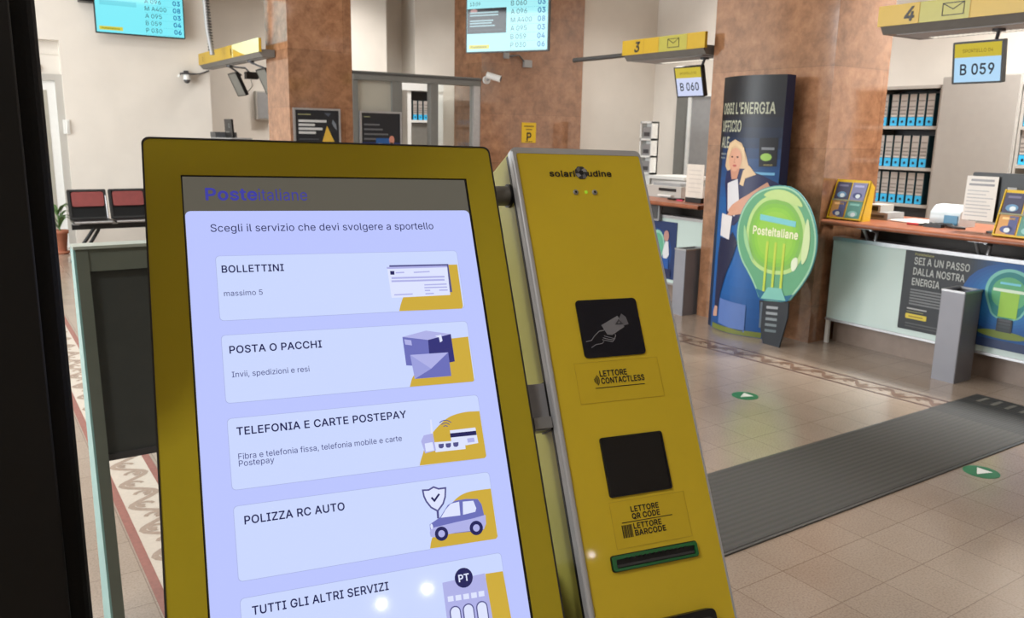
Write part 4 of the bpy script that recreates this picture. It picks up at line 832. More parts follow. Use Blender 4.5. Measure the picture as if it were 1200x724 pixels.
def art2(a, w, h):
    a.rect(.05, .13, h-.07, h-.062, ink(150, 150, 110), 1)
    for k, l in enumerate((.2, .24, .31, .2)): a.rect(.05, .05+l, h-.165-k*.055, h-.145-k*.055, ink(92, 92, 96), 1)
    a.rect(.022, w-.022, .022, h-.36, ink(36, 44, 92), 1)
    a.rect(.2, .4, h-.38, h-.31, ink(30, 80, 140), 2)
    a.ell(.25, h-.42, .075, .05, ink(196, 200, 200), 3)
    a.ell(.405, h-.33, .035, .05, ink(196, 130, 110), 3)
    a.poly([(.38, h-.44), (.385, h-.36), (.425, h-.36), (.43, h-.44)], ink(200, 180, 160), 3)
framed('framed_poster', 3.995, 4.535, 9.195, 1.06, 1.84, 'framed navy poster with a blue figure on the glazed partition', art2)

# ------------------------------------------------------------------ waiting seats by the far wall
t = thing('beam_seating', 'row of black beam seats with red back pads at the far wall', 'seats', (1.6, 11.3, 0))
for i in range(2):
    x0 = 1.127+.462*i
    w = .438
    V = Vector((0, .13, .36)).normalized(); N = Vector((1, 0, 0)).cross(V)
    X = Matrix((Vector((1, 0, 0)), V, N)).transposed().to_4x4(); X.translation = Vector((x0, 11.42, .47))
    b = MB()
    b.ring(rr_pts(0, w, 0, .385, .02), rr_pts(.03, w-.03, .03, .36, .01), -.03, .01, M_BLACK, X)
    b.box(.03, w-.03, .03, .36, -.02, -.008, M_BLACKM, X)
    b.tube([X @ Vector((w-.012, -.01, .018)), X @ Vector((w-.012, .3, .018))], .008, M_ALU)
    s = build(b, 'seat_back', t)
    b = MB(); b.prism(rr_pts(.045, w-.035, .165, .35, .025), -.008, .022, M_REDPAD, X); build(b, 'back_pad', s, 'red padded cushion')
    b = MB(); b.box(x0+.005, x0+w-.005, 11.06, 11.44, .455, .485, M_BLACK); b.tube([(x0+.01, 11.06, .47), (x0+w-.01, 11.06, .47)], .014, M_ALU); build(b, 'seat_pan', t)
b = MB(); b.box(1.12, 2.36, 11.19, 11.26, .375, .44, M_BLACK); b.box(1.13, 1.2, 11.15, 11.3, .435, .458, M_ALU); b.box(1.56, 1.62, 11.15, 11.3, .435, .458, M_ALU); b.box(2.0, 2.06, 11.15, 11.3, .435, .458, M_BLACK); build(b, 'beam', t)
for x in (1.36, 2.3):
    b = MB(); b.tube([(x, 11.2, .385), (x-.02, 11.2, .36), (x-.27, 11.12, .025)], .021, M_BLACK); b.lathe([(.03, 0), (.025, .03)], (x-.27, 11.12, 0), M_BLACK, 12); build(b, 'leg', t)
    b = MB(); b.tube([(x+.06, 11.24, .385), (x+.04, 11.25, .34), (x-.13, 11.4, .025)], .021, M_BLACK); b.lathe([(.03, 0), (.025, .03)], (x-.13, 11.4, 0), M_BLACK, 12); build(b, 'leg', t)

# potted plant
t = thing('potted_plant', 'green leafy plant in a terracotta pot by the far door', 'plant', (1.05, 11.9, 0))
b = MB(); b.lathe([(.075, 0), (.09, .015), (.095, .035), (.06, .036), (.062, .04), (.088, .26), (.098, .262), (.1, .305), (.088, .305), (.085, .27), (.001, .268)], (1.05, 11.9, 0), M_TERRA, 28); b.lathe([(.084, .27), (.08, .285), (.001, .288)], (1.05, 11.9, 0), M_SOIL, 20); build(b, 'pot', t)
b = MB()
b.tube([(1.05, 11.9, .28), (1.045, 11.9, .42), (1.04, 11.9, .56)], .009, M_LEAF, 8)
for k in range(15):
    ang = random.uniform(0, 6.28) if k > 4 else (-.25, .25, .6, 3.0, -1.0)[k]
    z0 = .3+.26*random.random() if k > 4 else (.52, .5, .42, .54, .5)[k]
    ln = random.uniform(.13, .2); wd = .026
    dx, dy = math.cos(ang), math.sin(ang)
    up = random.uniform(.08, .16) if k > 4 else .11
    rows = []
    for j in range(7):
        q = j/6
        c = Vector((1.045+dx*ln*q, 11.9+dy*ln*q, z0+up*math.sin(q*2.2)*1.1))
        ww = wd*math.sin(math.pi*min(1, .12+q*.88))+.001
        rows += [c+Vector((-dy*ww, dx*ww, .006)), c+Vector((0, 0, -.002)), c+Vector((dy*ww, -dx*ww, .006))]
    b.add(rows, [(3*j+e, 3*j+e+1, 3*j+e+4, 3*j+e+3) for j in range(6) for e in (0, 1)], M_LEAF, True)
build(b, 'foliage', t)
# ------------------------------------------------------------------ counter canopies with numbered fascia
Y_SIGN = mat('yellow_sign_panel', (188, 152, 18), .35, var=.02)
Y_GREEN = mat('yellow_green_sign_panel', (168, 160, 62), .35, var=.02)
Y_GLARE = mat('painted_sign_glare', (222, 226, 170), .2, var=.02)  # glare on the left canopy's yellow sign, painted as a pale section
K_INK = ink(32, 28, 22)
def canopy(y0, y1, x, zb, label, num, cells, rail=None, depth=.5, fh=.135):
    """y0 = near end, y1 = far end, fascia on the hall side"""
    t = thing('counter_canopy', label, 'canopy', (x+depth/2, (y0+y1)/2, zb-.05))
    b = MB(); b.box(x, x+.03, y0, y1, zb, zb+fh, Y_SIGN)
    a = Art(b, (x, y1, zb), (0, -1, 0), (0, 0, 1), eps=.0015)
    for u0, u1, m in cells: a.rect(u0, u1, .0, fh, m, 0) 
    for u0, u1, m in cells[:-1]: a.rect(u1-.003, u1+.003, .0, fh, ink(168, 132, 20), 1)
    if num:
        a.text(num, num_u[num], .022, .088, K_INK, 2, bold=2, slant=.2)
        e0, e1 = env_u[num]
        a.line([(e0, .03), (e1, .03), (e1, .105), (e0, .105), (e0, .03)], .005, K_INK, 2); a.line([(e0, .105), ((e0+e1)/2, .065), (e1, .105)], .005, K_INK, 2)
    else:
        a.rect(1.60, 1.63, .035, .11, ink(90, 70, 20), 2); a.rect(.24, .26, .03, .1, ink(120, 96, 20), 2)
        a.poly([(1.70, 0), (2.2, 0), (1.95, .045), (1.70, .1)], Y_SIGN, 2)
    build(b, 'fascia', t)
    X = Matrix(((1, 0, 0), (0, 0, 1), (0, 1, 0))).to_4x4()
    b = MB(); b.prism([(x+.005, zb), (x+.045, zb-.05), (x+depth, zb-.05), (x+depth, zb+.03), (x+.03, zb+.03), (x+.03, zb)][::-1], y0+.02, y1-.02, M_TRAY, X)
    b.box(x+.08, x+depth-.04, y0+.1, y1-.1, zb-.055, zb-.05, M_GREY)
    build(b, 'tray', t)
    if rail:
        b = MB(); b.tube(rail, .022, M_ALUD, 12); build(b, 'rail', t)
    if not num: return t
    b = MB()
    n = int((y1-y0-.3)/.035)
    for k in range(n):
        b.box(x+depth-.16, x+depth-.08, y0+.15+k*.035, y0+.17+k*.035, zb-.0575, zb-.055, M_LED)
    build(b, 'light_strip', t, 'perforated strip of white lights')
    return t
M_TRAY = mat('grey_canopy_tray', (112, 110, 106), .45, .2)
num_u = {'4': .19, '3': .17}
env_u = {'4': (.46, .6), '3': (.62, .76)}
canopy(.9, 3.635, 5.48, 2.385, 'yellow canopy with number 4 over the right counter', '4', [(0, .3, Y_SIGN), (.3, .64, Y_GREEN), (.64, 2.73, Y_SIGN)], [(5.75, 2.55, 2.4), (5.75, 2.55, 4.6)])
canopy(5.26, 6.33, 5.48, 2.365, 'yellow canopy with number 3 over the counter behind the right pillar', '3', [(0, .3, Y_SIGN), (.3, .5, Y_SIGN), (.5, .86, Y_GREEN), (.86, 1.07, Y_SIGN)], [(5.53, 6.3, 2.375), (5.53, 7.15, 2.375)])
canopy(9.63, 12.36, 2.985, 2.46, 'yellow canopy with a painted pale glare over the left counter near the far wall', None, [(0, .33, Y_SIGN), (.33, 1.66, Y_SIGN), (1.66, 2.73, Y_GLARE)], depth=.185, fh=.15)
area('canopy_light', (5.85, 2.4, 2.3), (6.2, 2.4, 0), .3, 2.0, 10*LIGHT_K, (1, .96, .88))
area('canopy_light', (5.85, 5.8, 2.29), (6.2, 5.8, 0), .3, .8, 5*LIGHT_K, (1, .96, .88))

# ------------------------------------------------------------------ counter number monitors
def call_monitor(yl, x, ztop, w, h, tilt, label, top, num, white, neck):
    """yl = y of its left end seen from the hall, hangs from a canopy, leans forward by tilt"""
    U = Vector((0, -1, 0)); V = Vector((-math.sin(tilt), 0, math.cos(tilt))); N = U.cross(V)
    O = Vector((x, yl, ztop))-V*h
    X = Matrix((U, V, N)).transposed().to_4x4(); X.translation = O
    t = thing('number_display', label, 'screen', tuple(O))
    b = MB(); b.prism(rr_pts(0, w, 0, h, .008), -.04, -.001, M_BLACK, X); b.ring(rr_pts(0, w, 0, h, .008), rr_pts(.012, w-.012, .012, h-.012, .003), -.001, .004, M_BLACK, X); build(b, 'casing', t)
    b = MB()
    if num:
        b.box(.012, w-.012, .012, h-.012, -.002, 0, white, X)
        a = Art(b, O, U, V, eps=.001)
        a.rect(.012, w-.012, h*.63, h-.012, lit(200, 180, 52), 1)
        a.text(top, w*.5, h*.74, .022, lit(110, 92, 30), 2, align='c', w=w*.6)
        a.text(num, w*.5, h*.22, h*.25, lit(22, 32, 48), 2, align='c', w=w*.68, bold=1)
    else:
        b.box(.012, w-.012, .012, h-.012, -.002, 0, mat('dim_grey_screen', (104, 104, 98), .3), X)
    build(b, 'screen', t)
    p = X @ Vector((w*.72, h*.8, -.04)); q = Vector(neck)
    b = MB(); b.tube([p, p+Vector((.04, 0, .02)), (p+q)/2+Vector((.03, .01, 0)), q-Vector((0, 0, .02)), q], .012, M_DGREY); b.lathe([(.04, -.02), (.04, 0)], neck, M_DGREY, 14); build(b, 'neck', t)
call_monitor(3.135, 5.585, 2.25, .325, .268, math.radians(9), 'number screen showing B 059 in front of the tall grey cabinet', 'SPORTELLO 04', 'B 059', lit(176, 216, 246), (5.72, 2.92, 2.335))
call_monitor(5.725, 5.585, 2.232, .34, .275, math.radians(14), 'smaller number screen showing B 060 just left of the right marble pillar', 'SPORTELLO 03', 'B 060', lit(206, 214, 244), (5.72, 5.48, 2.315))
call_monitor(11.62, 3.17, 2.32, .37, .31, math.radians(24), 'dim number screen under the left counter canopy, farther from the marble pillar', '', '', None, (3.09, 11.22, 2.405))
call_monitor(10.39, 3.17, 2.31, .36, .31, math.radians(24), 'dim number screen under the left counter canopy, half hidden by the marble pillar', '', '', None, (3.09, 10.3, 2.405))
t = thing('security_camera', 'small black camera with a looped white cable behind the left counter screens', 'camera', (3.46, 11.6, 2.27))
b = MB(); b.box(3.40, 3.56, 11.55, 11.66, 2.27, 2.36, M_BLACK); b.tube([(3.45, 11.6, 2.36), (3.40, 11.6, 2.41), (3.12, 11.6, 2.42)], .012, M_DGREY); build(b, 'body', t)
b = MB(); b.tube([(3.46, 11.58, 2.27), (3.48, 11.56, 2.18), (3.42, 11.6, 2.10), (3.34, 11.65, 2.08), (3.27, 11.65, 2.12)], .008, M_WHITE); build(b, 'cable', t)

# black sign on a grey pedestal at the left counter
t = thing('pedestal', 'grey pedestal box behind the screen kiosk near the left counter', 'pedestal', (3.18, 11.67, 0))
b = MB(); b.prism(rr_pts(3.04, 3.33, 11.17, 12.17, .02), 0, 1.488, M_GREY); build(b, 'column', t)
b = MB(); b.box(3.04, 3.33, 11.9, 12.17, 1.488, 1.56, M_DGREY); build(b, 'raised_end', t)
t = thing('counter_sign', 'small black upright sign with a pale emblem on the grey pedestal', 'sign', (3.18, 11.64, 1.488))
b = MB(); b.prism([(11.49, 1.488), (11.84, 1.488), (11.88, 1.734), (11.53, 1.734)], 3.16, 3.185, M_BLACK, Matrix(((0, 0, 1), (1, 0, 0), (0, 1, 0))).to_4x4())
a = Art(b, (3.16, 11.88, 1.488), (0, -1, 0), (0, 0, 1), eps=.001); a.arc(.24, .16, .025, 0, 360, .012, ink(140, 150, 150), 1); a.rect(.06, .25, .07, .085, ink(120, 120, 116), 1)
build(b, 'plate', t)

# ------------------------------------------------------------------ service counters
def counter(y0, y1, label, brackets, leg=True):
    t = thing('service_counter', label, 'counter', (5.95, (y0+y1)/2, 0))
    b = MB(); b.prism([(y0, .965), (y1, .965), (y1, 1.003), (y0, 1.003)], 5.58, 6.5, M_WOOD, Matrix(((0, 0, 1), (1, 0, 0), (0, 1, 0))).to_4x4())
    b.tube([(5.58, y0, .984), (5.58, y1, .984)], .019, M_WOOD); build(b, 'worktop', t)
    b = MB(); b.box(5.75, 5.765, y0, y1, .205, .835, M_MINT); build(b, 'front_panel', t)
    b = MB(); b.box(5.735, 5.86, y0, y1, .835, .862, M_ALU); build(b, 'top_rail', t)
    b = MB(); b.box(5.735, 5.78, y0, y1, .19, .208, M_ALU); build(b, 'bottom_rail', t)
    b = MB(); b.box(5.86, 5.9, y0, y1, 0, .2, M_PLINTH); build(b, 'plinth', t)
    b = MB(); b.box(5.9, 6.4, y0, y1, .02, .83, M_DGREY); b.box(6.1, 6.14, y0, y1, .83, .965, mat('dark_brown_board', (62, 52, 46), .5)); build(b, 'cabinet', t)
    for y in brackets:
        b = MB(); b.tube([(5.79, y+.03, .862), (5.67, y, .955)], .012, M_ALU); b.tube([(5.79, y-.03, .862), (5.79, y-.04, .93), (5.67, y-.06, .955)], .012, M_ALU); b.box(5.64, 5.82, y-.09, y+.04, .955, .965, M_ALU); build(b, 'bracket', t)
    if leg:
        b = MB(); b.box(5.75, 5.775, y1-.03, y1, 0, .19, M_WHITE); build(b, 'end_leg', t)
    return t
counter(.9, 4.0, 'right service counter with reddish worktop, pale glass front and energy poster', (3.70, 2.86, 1.9))
counter(5.3, 8.6, 'service counter behind the right pillar, with reddish worktop and blue poster', (6.6, 7.6))

# posters on the counter fronts
b = MB(); b.box(5.742, 5.75, 2.05, 3.385, .25, .832, ink(24, 28, 34))
a = Art(b, (5.742, 3.385, .25), (0, -1, 0), (0, 0, 1), eps=.0012)
for k in range(12):       # printed background running from charcoal to blue
    q = k/11
    a.rect(.44+.02*k if k else .44, 1.335, .0, .582, ink(int(24-8*q), int(28+52*q), int(34+110*q)), .15*k)
for k in range(8):
    a.ell(.74, .34, .30-.028*k, .235-.02*k, ink(int(16+4*k), int(80+7*k), int(146+6*k)), 2+.1*k)
G_ = ink(178, 180, 176)
a.text('SEI A UN PASSO', .075, .488, .05, G_, 3, w=.40, bold=1); a.text('DALLA NOSTRA', .075, .412, .05, G_, 3, w=.375, bold=1); a.text('ENERGIA', .075, .336, .05, G_, 3, w=.205, bold=1)
for k in range(6): a.rect(.07, .44, .295-k*.021, .307-k*.021, ink(112, 114, 116), 3)
a.rect(.06, .21, .155, .165, ink(170, 170, 168), 3); a.rect(.06, .19, .135, .142, ink(120, 120, 80), 3)
a.rrect(.055, .215, .085, .122, .006, ink(212, 190, 66), 3); a.rect(.08, .19, .098, .108, ink(150, 130, 40), 4)
a.rect(.06, .42, .045, .055, ink(80, 82, 84), 3); a.rect(.06, .42, .025, .033, ink(70, 72, 74), 3)
a.text('Posteitaliane', .075, .553, .016, ink(150, 146, 90), 3, bold=2)
# bulb picture
a.poly(smooth([(.665, .2), (.62, .30), (.59, .38), (.61, .47), (.67, .53), (.75, .55), (.84, .53), (.9, .47), (.915, .38), (.88, .3), (.83, .2)]), ink(120, 190, 176), 5)
a.poly(smooth([(.675, .21), (.635, .30), (.61, .38), (.63, .46), (.685, .51), (.75, .53), (.83, .51), (.88, .46), (.895, .38), (.865, .3), (.82, .21)]), ink(40, 128, 128), 6)
a.poly(smooth([(.66, .30), (.635, .38), (.66, .46), (.75, .5), (.84, .46), (.87, .38), (.85, .30), (.75, .27)]), ink(92, 170, 120), 7)
a.rect(.70, .82, .22, .39, ink(150, 196, 74), 8); a.rect(.65, .86, .39, .41, ink(214, 232, 210), 9); a.rect(.69, .82, .44, .455, ink(120, 200, 220), 9)
a.poly([(.86, .53), (.97, .50), (.93, .42)], ink(40, 40, 56), 7)
for k in range(4): a.rect(.71, .79, .125+k*.022, .142+k*.022, ink(30+k*14, 44+k*10, 50+k*10), 8)
a.rect(.70, .80, .12, .21, ink(26, 32, 40), 7)
a.ell(.74, .10, .16, .028, ink(112, 128, 52), 6); a.rect(.44, 1.335, .0, .06, ink(22, 44, 84), 4)
single(b, 'counter_poster', 'wide energy poster with a green light bulb on the right counter front', 'poster')
b = MB(); b.box(5.742, 5.75, 5.72, 6.35, .24, .80, ink(20, 44, 92))
a = Art(b, (5.742, 6.35, .24), (0, -1, 0), (0, 0, 1), eps=.0012)
for k in range(6): a.ell(.33, .25, .25-.03*k, .24-.03*k, ink(20+2*k, 60+8*k, 120+8*k), .2*k)
a.ell(.38, .32, .10, .15, ink(140, 190, 170), 3); a.ell(.385, .32, .08, .12, ink(90, 160, 130), 4)
a.ell(.50, .42, .035, .055, ink(176, 132, 122), 4); a.poly([(.46, .26), (.49, .37), (.53, .37), (.55, .24), (.52, .2), (.47, .2)], ink(206, 206, 210), 4)
a.poly([(.47, .05), (.47, .2), (.54, .2), (.55, .05)], ink(30, 80, 150), 4); a.rect(.42, .58, .02, .10, ink(24, 32, 70), 5)
single(b, 'counter_poster', 'blue poster with a standing figure on the counter behind the right pillar', 'poster')

# litter bins
def bin_(x0, x1, y0, y1, h, label):
    t = thing('waste_bin', label, 'bin', ((x0+x1)/2, (y0+y1)/2, 0))
    b = MB(); b.ring(rr_pts(x0, x1, y0, y1, .008), rr_pts(x0+.012, x1-.012, y0+.012, y1-.012, .004), 0, h, M_STEEL); b.box(x0+.01, x1-.01, y0+.01, y1-.01, 0, h-.12, M_DGREY); build(b, 'body', t)
    b = MB(); b.ring(rr_pts(x0-.003, x1+.003, y0-.003, y1+.003, .009), rr_pts(x0+.02, x1-.02, y0+.02, y1-.02, .004), h, h+.014, M_ALU); build(b, 'rim', t)
M_STEEL = mat('satin_steel', (140, 140, 147), .5, .3, var=.03, scale=5)
bin_(5.51, 5.73, 2.80, 2.965, .62, 'square steel bin standing before the right counter poster')
bin_(5.44, 5.70, 5.29, 5.43, .60, 'square steel bin left of the tall bulb standee')

# ------------------------------------------------------------------ binder racks
bproto = {}
def binder_proto():
    w, d, h = .078, .27, .315
    t = thing('binder', 'x', 'binder', (0, 0, 0))
    b = MB(); b.box(0, d, -w/2, w/2, 0, h, M_TEAL); b.ring([(p[0], p[1]) for p in rr_pts(-.014, .014, -.014, .014, .013)], rr_pts(-.008, .008, -.008, .008, .0075), 0, .002, M_ALU, Matrix.Translation((0, 0, .042)) @ Matrix.Rotation(-math.pi/2, 4, 'Y')); build(b, 'cover', t)
    b = MB(); b.box(-.002, 0, -w/2+.004, w/2-.004, .09, h-.004, M_SPINE)
    a = Art(b, (-.002, w/2, 0), (0, -1, 0), (0, 0, 1), eps=.0008)
    for v in (.115, .15, .185, .24): a.rect(.008, w-.008, v, v+.012, ink(126, 120, 116), 1)
    a.rect(.01, w-.01, .095, .106, ink(206, 200, 194), 1)
    build(b, 'spine_label', t)
    b = MB(); b.box(-.002, 0, -w/2+.004, w/2-.004, .004, .088, M_CYAN)
    a = Art(b, (-.002, w/2, 0), (0, -1, 0), (0, 0, 1), eps=.0008); a.ell(w/2, .045, .012, .012, ink(20, 40, 60), 1, 12)
    build(b, 'blue_label', t)
    return t
BP = binder_proto()
_first = [True]
def place_binder(x, y, z, label, group, rz=0):
    if _first[0]:
        o = BP; _first[0] = False
    else:
        o = copy_tree(BP)
    o.location = (x, y, z); o.rotation_euler = (0, 0, rz); o['label'] = label; o['group'] = group
SHN = {0: 'top', 1: 'middle', 2: 'lower'}
def rack(y0, y1, label, zs, top, nb, lab, grp, gap=None):
    t = thing('binder_rack', label, 'rack', (8.15, (y0+y1)/2, 0))
    b = MB()
    b.box(8.0, 8.35, y0, y0+.02, 0, top, M_GREYP); build(b, 'side_panel', t); b = MB(); b.box(8.0, 8.35, y1-.02, y1, 0, top, M_GREYP); build(b, 'side_panel', t)
    b = MB(); b.box(8.33, 8.35, y0, y1, 0, top, M_DGREY); build(b, 'back_panel', t)
    b = MB(); b.box(7.99, 8.35, y0, y1, top-.03, top, M_GREYP); build(b, 'top_panel', t)
    for z in zs:
        b = MB(); b.box(8.0, 8.33, y0+.02, y1-.02, z-.03, z, M_GREYP); build(b, 'shelf', t)
rack(4.54, 5.22, 'open grey rack of binders behind the right counter, beside the marble pillar', (1.76, 1.355, .99, .55), 2.15, 6, '', '')
for r_, z in enumerate((1.76, 1.355, .99)):
    for k in range(6):
        y = 5.14-.094*k-(.02 if (k > 0 and r_ == 0) else 0)
        place_binder(8.02, y, z, '%s binder from the left on the %s shelf of the rack beside the marble pillar' % (ORD[k], SHN[r_]), 'blue labelled binders behind the right counter')
rack(2.6, 3.80, 'open grey rack of binders at the right edge, beyond the grey cabinet', (1.76, 1.42, .99, .55), 2.15, 2, '', '')
for r_, z in enumerate((1.76, 1.42)):
    for k in range(2):
        place_binder(8.02, 3.735-.094*k, z, '%s binder from the left on the %s shelf at the right photo edge' % (ORD[k], ('upper', 'second')[r_]), 'blue labelled binders at the right edge')
# closed cabinet
t = thing('steel_cabinet', 'closed tall grey cabinet between the two binder racks', 'cabinet', (8.2, 4.17, 0))
b = MB(); b.box(7.99, 8.4, 3.81, 4.535, 0, 2.22, M_GREYP); build(b, 'body', t)
b = MB(); b.box(7.965, 7.988, 3.82, 4.525, .08, 2.21, mat('grey_cabinet_door', (164, 160, 154), .5, var=.02)); build(b, 'door', t)
b = MB(); b.box(7.955, 7.965, 3.86, 3.875, 1.0, 1.15, M_ALU); build(b, 'handle', t)

# rack seen through the partition
t = thing('office_shelf', 'pale shelf cabinet with binders behind the glazed partition', 'shelf', (6.6, 12.7, 0))
b = MB(); b.box(6.2, 6.40, 12.62, 12.9, 0, 2.3, M_WHITE); b.box(6.85, 7.0, 12.62, 12.9, 0, 2.3, M_WHITE); b.box(6.2, 7.0, 12.6, 12.95, 2.28, 2.42, M_WHITE); b.box(6.3, 6.9, 12.88, 12.9, 0, 2.3, M_DGREY); build(b, 'carcass', t)
b = MB(); b.box(6.4, 6.85, 12.6, 12.88, 1.77, 1.81, M_WHITE); build(b, 'shelf_board', t)
b = MB(); b.box(6.4, 6.85, 12.63, 12.65, .1, 1.76, mat('grey_shelf_door', (120, 118, 112), .5)); build(b, 'door', t)
for k in range(4):
    place_binder(6.49+.1*k, 12.66, 1.81, '%s binder from the left in the pale shelf behind the glazed partition' % ORD[k], 'binders behind the partition', math.pi/2)
# ------------------------------------------------------------------ things on the counters
def leaflet_stand(yl, z, x, label, where):
    """yellow slanted brochure stand; yl = far (left) end"""
    w, h = .27, .315
    U = Vector((0, -1, 0)); V = Vector((.28, 0, .96)).normalized(); N = U.cross(V)
    O = Vector((x, yl, z+.004)); X = Matrix((U, V, N)).transposed().to_4x4(); X.translation = O
    t = thing('leaflet_stand', label, 'leaflet stand', (x, yl-w/2, z))
    b = MB(); b.box(-.008, w+.008, .0, h, -.014, -.004, M_YELLOW, X)
    for u in (-.008, w-.0): b.add([X @ Vector(p) for p in ((u, 0, .015), (u+.008, 0, .015), (u, 0, -.13), (u+.008, 0, -.13), (u, h, .005), (u+.008, h, .005), (u, h-.03, -.07), (u+.008, h-.03, -.07))], [(0, 1, 5, 4), (1, 3, 7, 5), (3, 2, 6, 7), (2, 0, 4, 6), (0, 2, 3, 1), (4, 5, 7, 6)], M_YELLOW)
    b.box(0, w, 0, .012, -.004, .02, M_YELLOW, X); b.box(0, w, .145, .155, -.004, .016, mat('clear_acrylic_edge', (150, 150, 120), .2), X); b.box(w/2-.004, w/2+.004, 0, h, -.006, .004, M_YELLOW, X)
    build(b, 'stand', t)
    b = MB()
    for yy in (yl-.02, yl-w+.01): b.box(x+.02, x+.12, yy-.012, yy, z, z+.012, M_YELLOW)
    build(b, 'foot', t)
    cols = [((58, 56, 84), (96, 140, 176), 'dark violet', 'upper left'), ((122, 122, 160), (60, 66, 116), 'pale violet', 'upper right'), ((206, 150, 84), (70, 84, 140), 'orange and blue', 'lower left'), ((84, 142, 130), (140, 190, 186), 'green', 'lower right')]
    for i, (c, c2, cn, pos) in enumerate(cols):
        u0 = .006 if i % 2 == 0 else w/2+.006; v0 = .158 if i < 2 else .014
        b = MB(); b.box(u0, u0+.122, v0, v0+.135, -.003, .006, ink(*c), X)
        a = Art(b, X @ Vector((u0, v0, .006)), U, V, eps=.0008)
        a.ell(.06, .035, .04, .024, ink(*c2), 1); a.ell(.066, .03, .02, .016, ink(214, 222, 226), 2); a.rect(.02, .1, .1, .115, ink(min(255, c[0]+50), min(255, c[1]+50), min(255, c[2]+50)), 1)
        if i == 2: a.rect(.064, .12, .004, .125, ink(78, 84, 132), 1)
        single(b, 'leaflet', '%s leaflet, %s pocket, stand %s' % (cn, pos, where), 'leaflet', 'leaflets in the stand '+where)
leaflet_stand(4.02, 1.003, 5.68, 'yellow leaflet stand on the right counter beside the marble pillar', 'beside the marble pillar')
leaflet_stand(2.755, 1.003, 5.68, 'yellow leaflet stand on the right counter at the photo edge', 'at the right photo edge')
b = MB(); b.box(6.0, 6.22, 3.72, 3.95, 1.003, 1.06, M_GREY); b.box(6.02, 6.2, 3.80, 3.93, 1.06, 1.115, M_GREYP); b.box(6.012, 6.02, 3.82, 3.91, 1.07, 1.105, M_BLACK)
b.box(5.995, 6.0, 3.75, 3.92, 1.02, 1.04, M_DGREY)
single(b, 'desk_printer', 'small grey desk printer on the right counter behind the leaflet stand', 'printer')
b = MB(); b.prism([(5.98, 3.36), (6.3, 3.40), (6.34, 3.70), (6.0, 3.68)], 1.003, 1.008, M_PAPER); b.prism([(5.96, 3.42), (6.2, 3.36), (6.25, 3.66), (5.98, 3.7)], 1.008, 1.014, M_PAPER)
single(b, 'paper_stack', 'loose white sheets lying on the right counter worktop', 'papers')
t = thing('card_terminal', 'white and blue desk device with rounded top on the right counter', 'desk device', (6.05, 3.22, 1.003))
X = Matrix(((1, 0, 0), (0, 0, 1), (0, 1, 0))).to_4x4()
b = MB(); b.prism([(5.95, 1.004), (6.18, 1.004), (6.18, 1.13), (6.12, 1.16), (6.02, 1.155), (5.96, 1.11)], 3.14, 3.36, mat('pale_device_plastic', (206, 218, 222), .3), X, True); build(b, 'housing', t)
b = MB(); b.box(5.947, 5.953, 3.15, 3.25, 1.02, 1.09, mat('blue_device_front', (84, 142, 176), .35)); build(b, 'front_cover', t, 'blue front cover')
b = MB()
for k in range(3):
    b.tube([(5.86+.02*k, 3.38-.03*k, 1.012+.008*k), (5.84+.03*k, 3.30, 1.02), (5.9, 3.22-.03*k, 1.03), (5.86, 3.12, 1.016), (5.9, 3.06+.02*k, 1.014)], .009, M_BLACK, 8)
b.box(5.83, 5.88, 3.2, 3.33, 1.003, 1.028, M_BLACK)
single(b, 'cable_bundle', 'tangle of black cables on the right counter before the pale device', 'cables')
b = MB(); b.tube([(5.86, 3.47, 1.012), (5.86, 3.37, 1.012)], .009, mat('red_plastic', (176, 44, 50), .4), 10); b.ball((5.86, 3.37, 1.012), .011, M_GREY)
single(b, 'marker_pen', 'red marker pen on the edge of the right counter', 'pen')
# monitor seen from behind with a sheet taped to its back
t = thing('computer_monitor', 'black computer monitor seen from behind on the right counter', 'monitor', (5.95, 2.86, 1.003))
b = MB(); b.prism(rr_pts(2.60, 3.02, 1.08, 1.41, .01), 5.83, 5.87, M_BLACK, Matrix(((0, 0, 1), (1, 0, 0), (0, 1, 0))).to_4x4()); b.box(5.825, 5.83, 2.72, 2.78, 1.29, 1.32, M_GREY); build(b, 'back_cover', t)
b = MB(); b.box(5.87, 5.9, 2.78, 2.84, 1.01, 1.25, M_BLACK); b.prism(rr_pts(5.84, 6.02, 2.72, 2.90, .03), 1.003, 1.015, M_BLACK); build(b, 'stand', t)
U = Vector((0, -1, 0)); V = Vector((.03, 0, 1)).normalized()
b = MB(); a0 = Vector((5.80, 3.045, 1.085)); X = Matrix((U, V, U.cross(V))).transposed().to_4x4(); X.translation = a0
b.box(0, .21, 0, .30, -.002, 0, M_PAPER, X)
a = Art(b, a0, U, V, eps=.0008)
a.rect(.03, .185, .265, .28, ink(150, 150, 152), 1); a.rect(.02, .19, .235, .25, ink(140, 140, 144), 1)
for k in range(8): a.rect(.015, .015+random.uniform(.12, .18), .03+k*.024, .036+k*.024, ink(178, 178, 180), 1)
single(b, 'notice_sheet', 'printed white sheet taped to the back of the black monitor', 'notice')

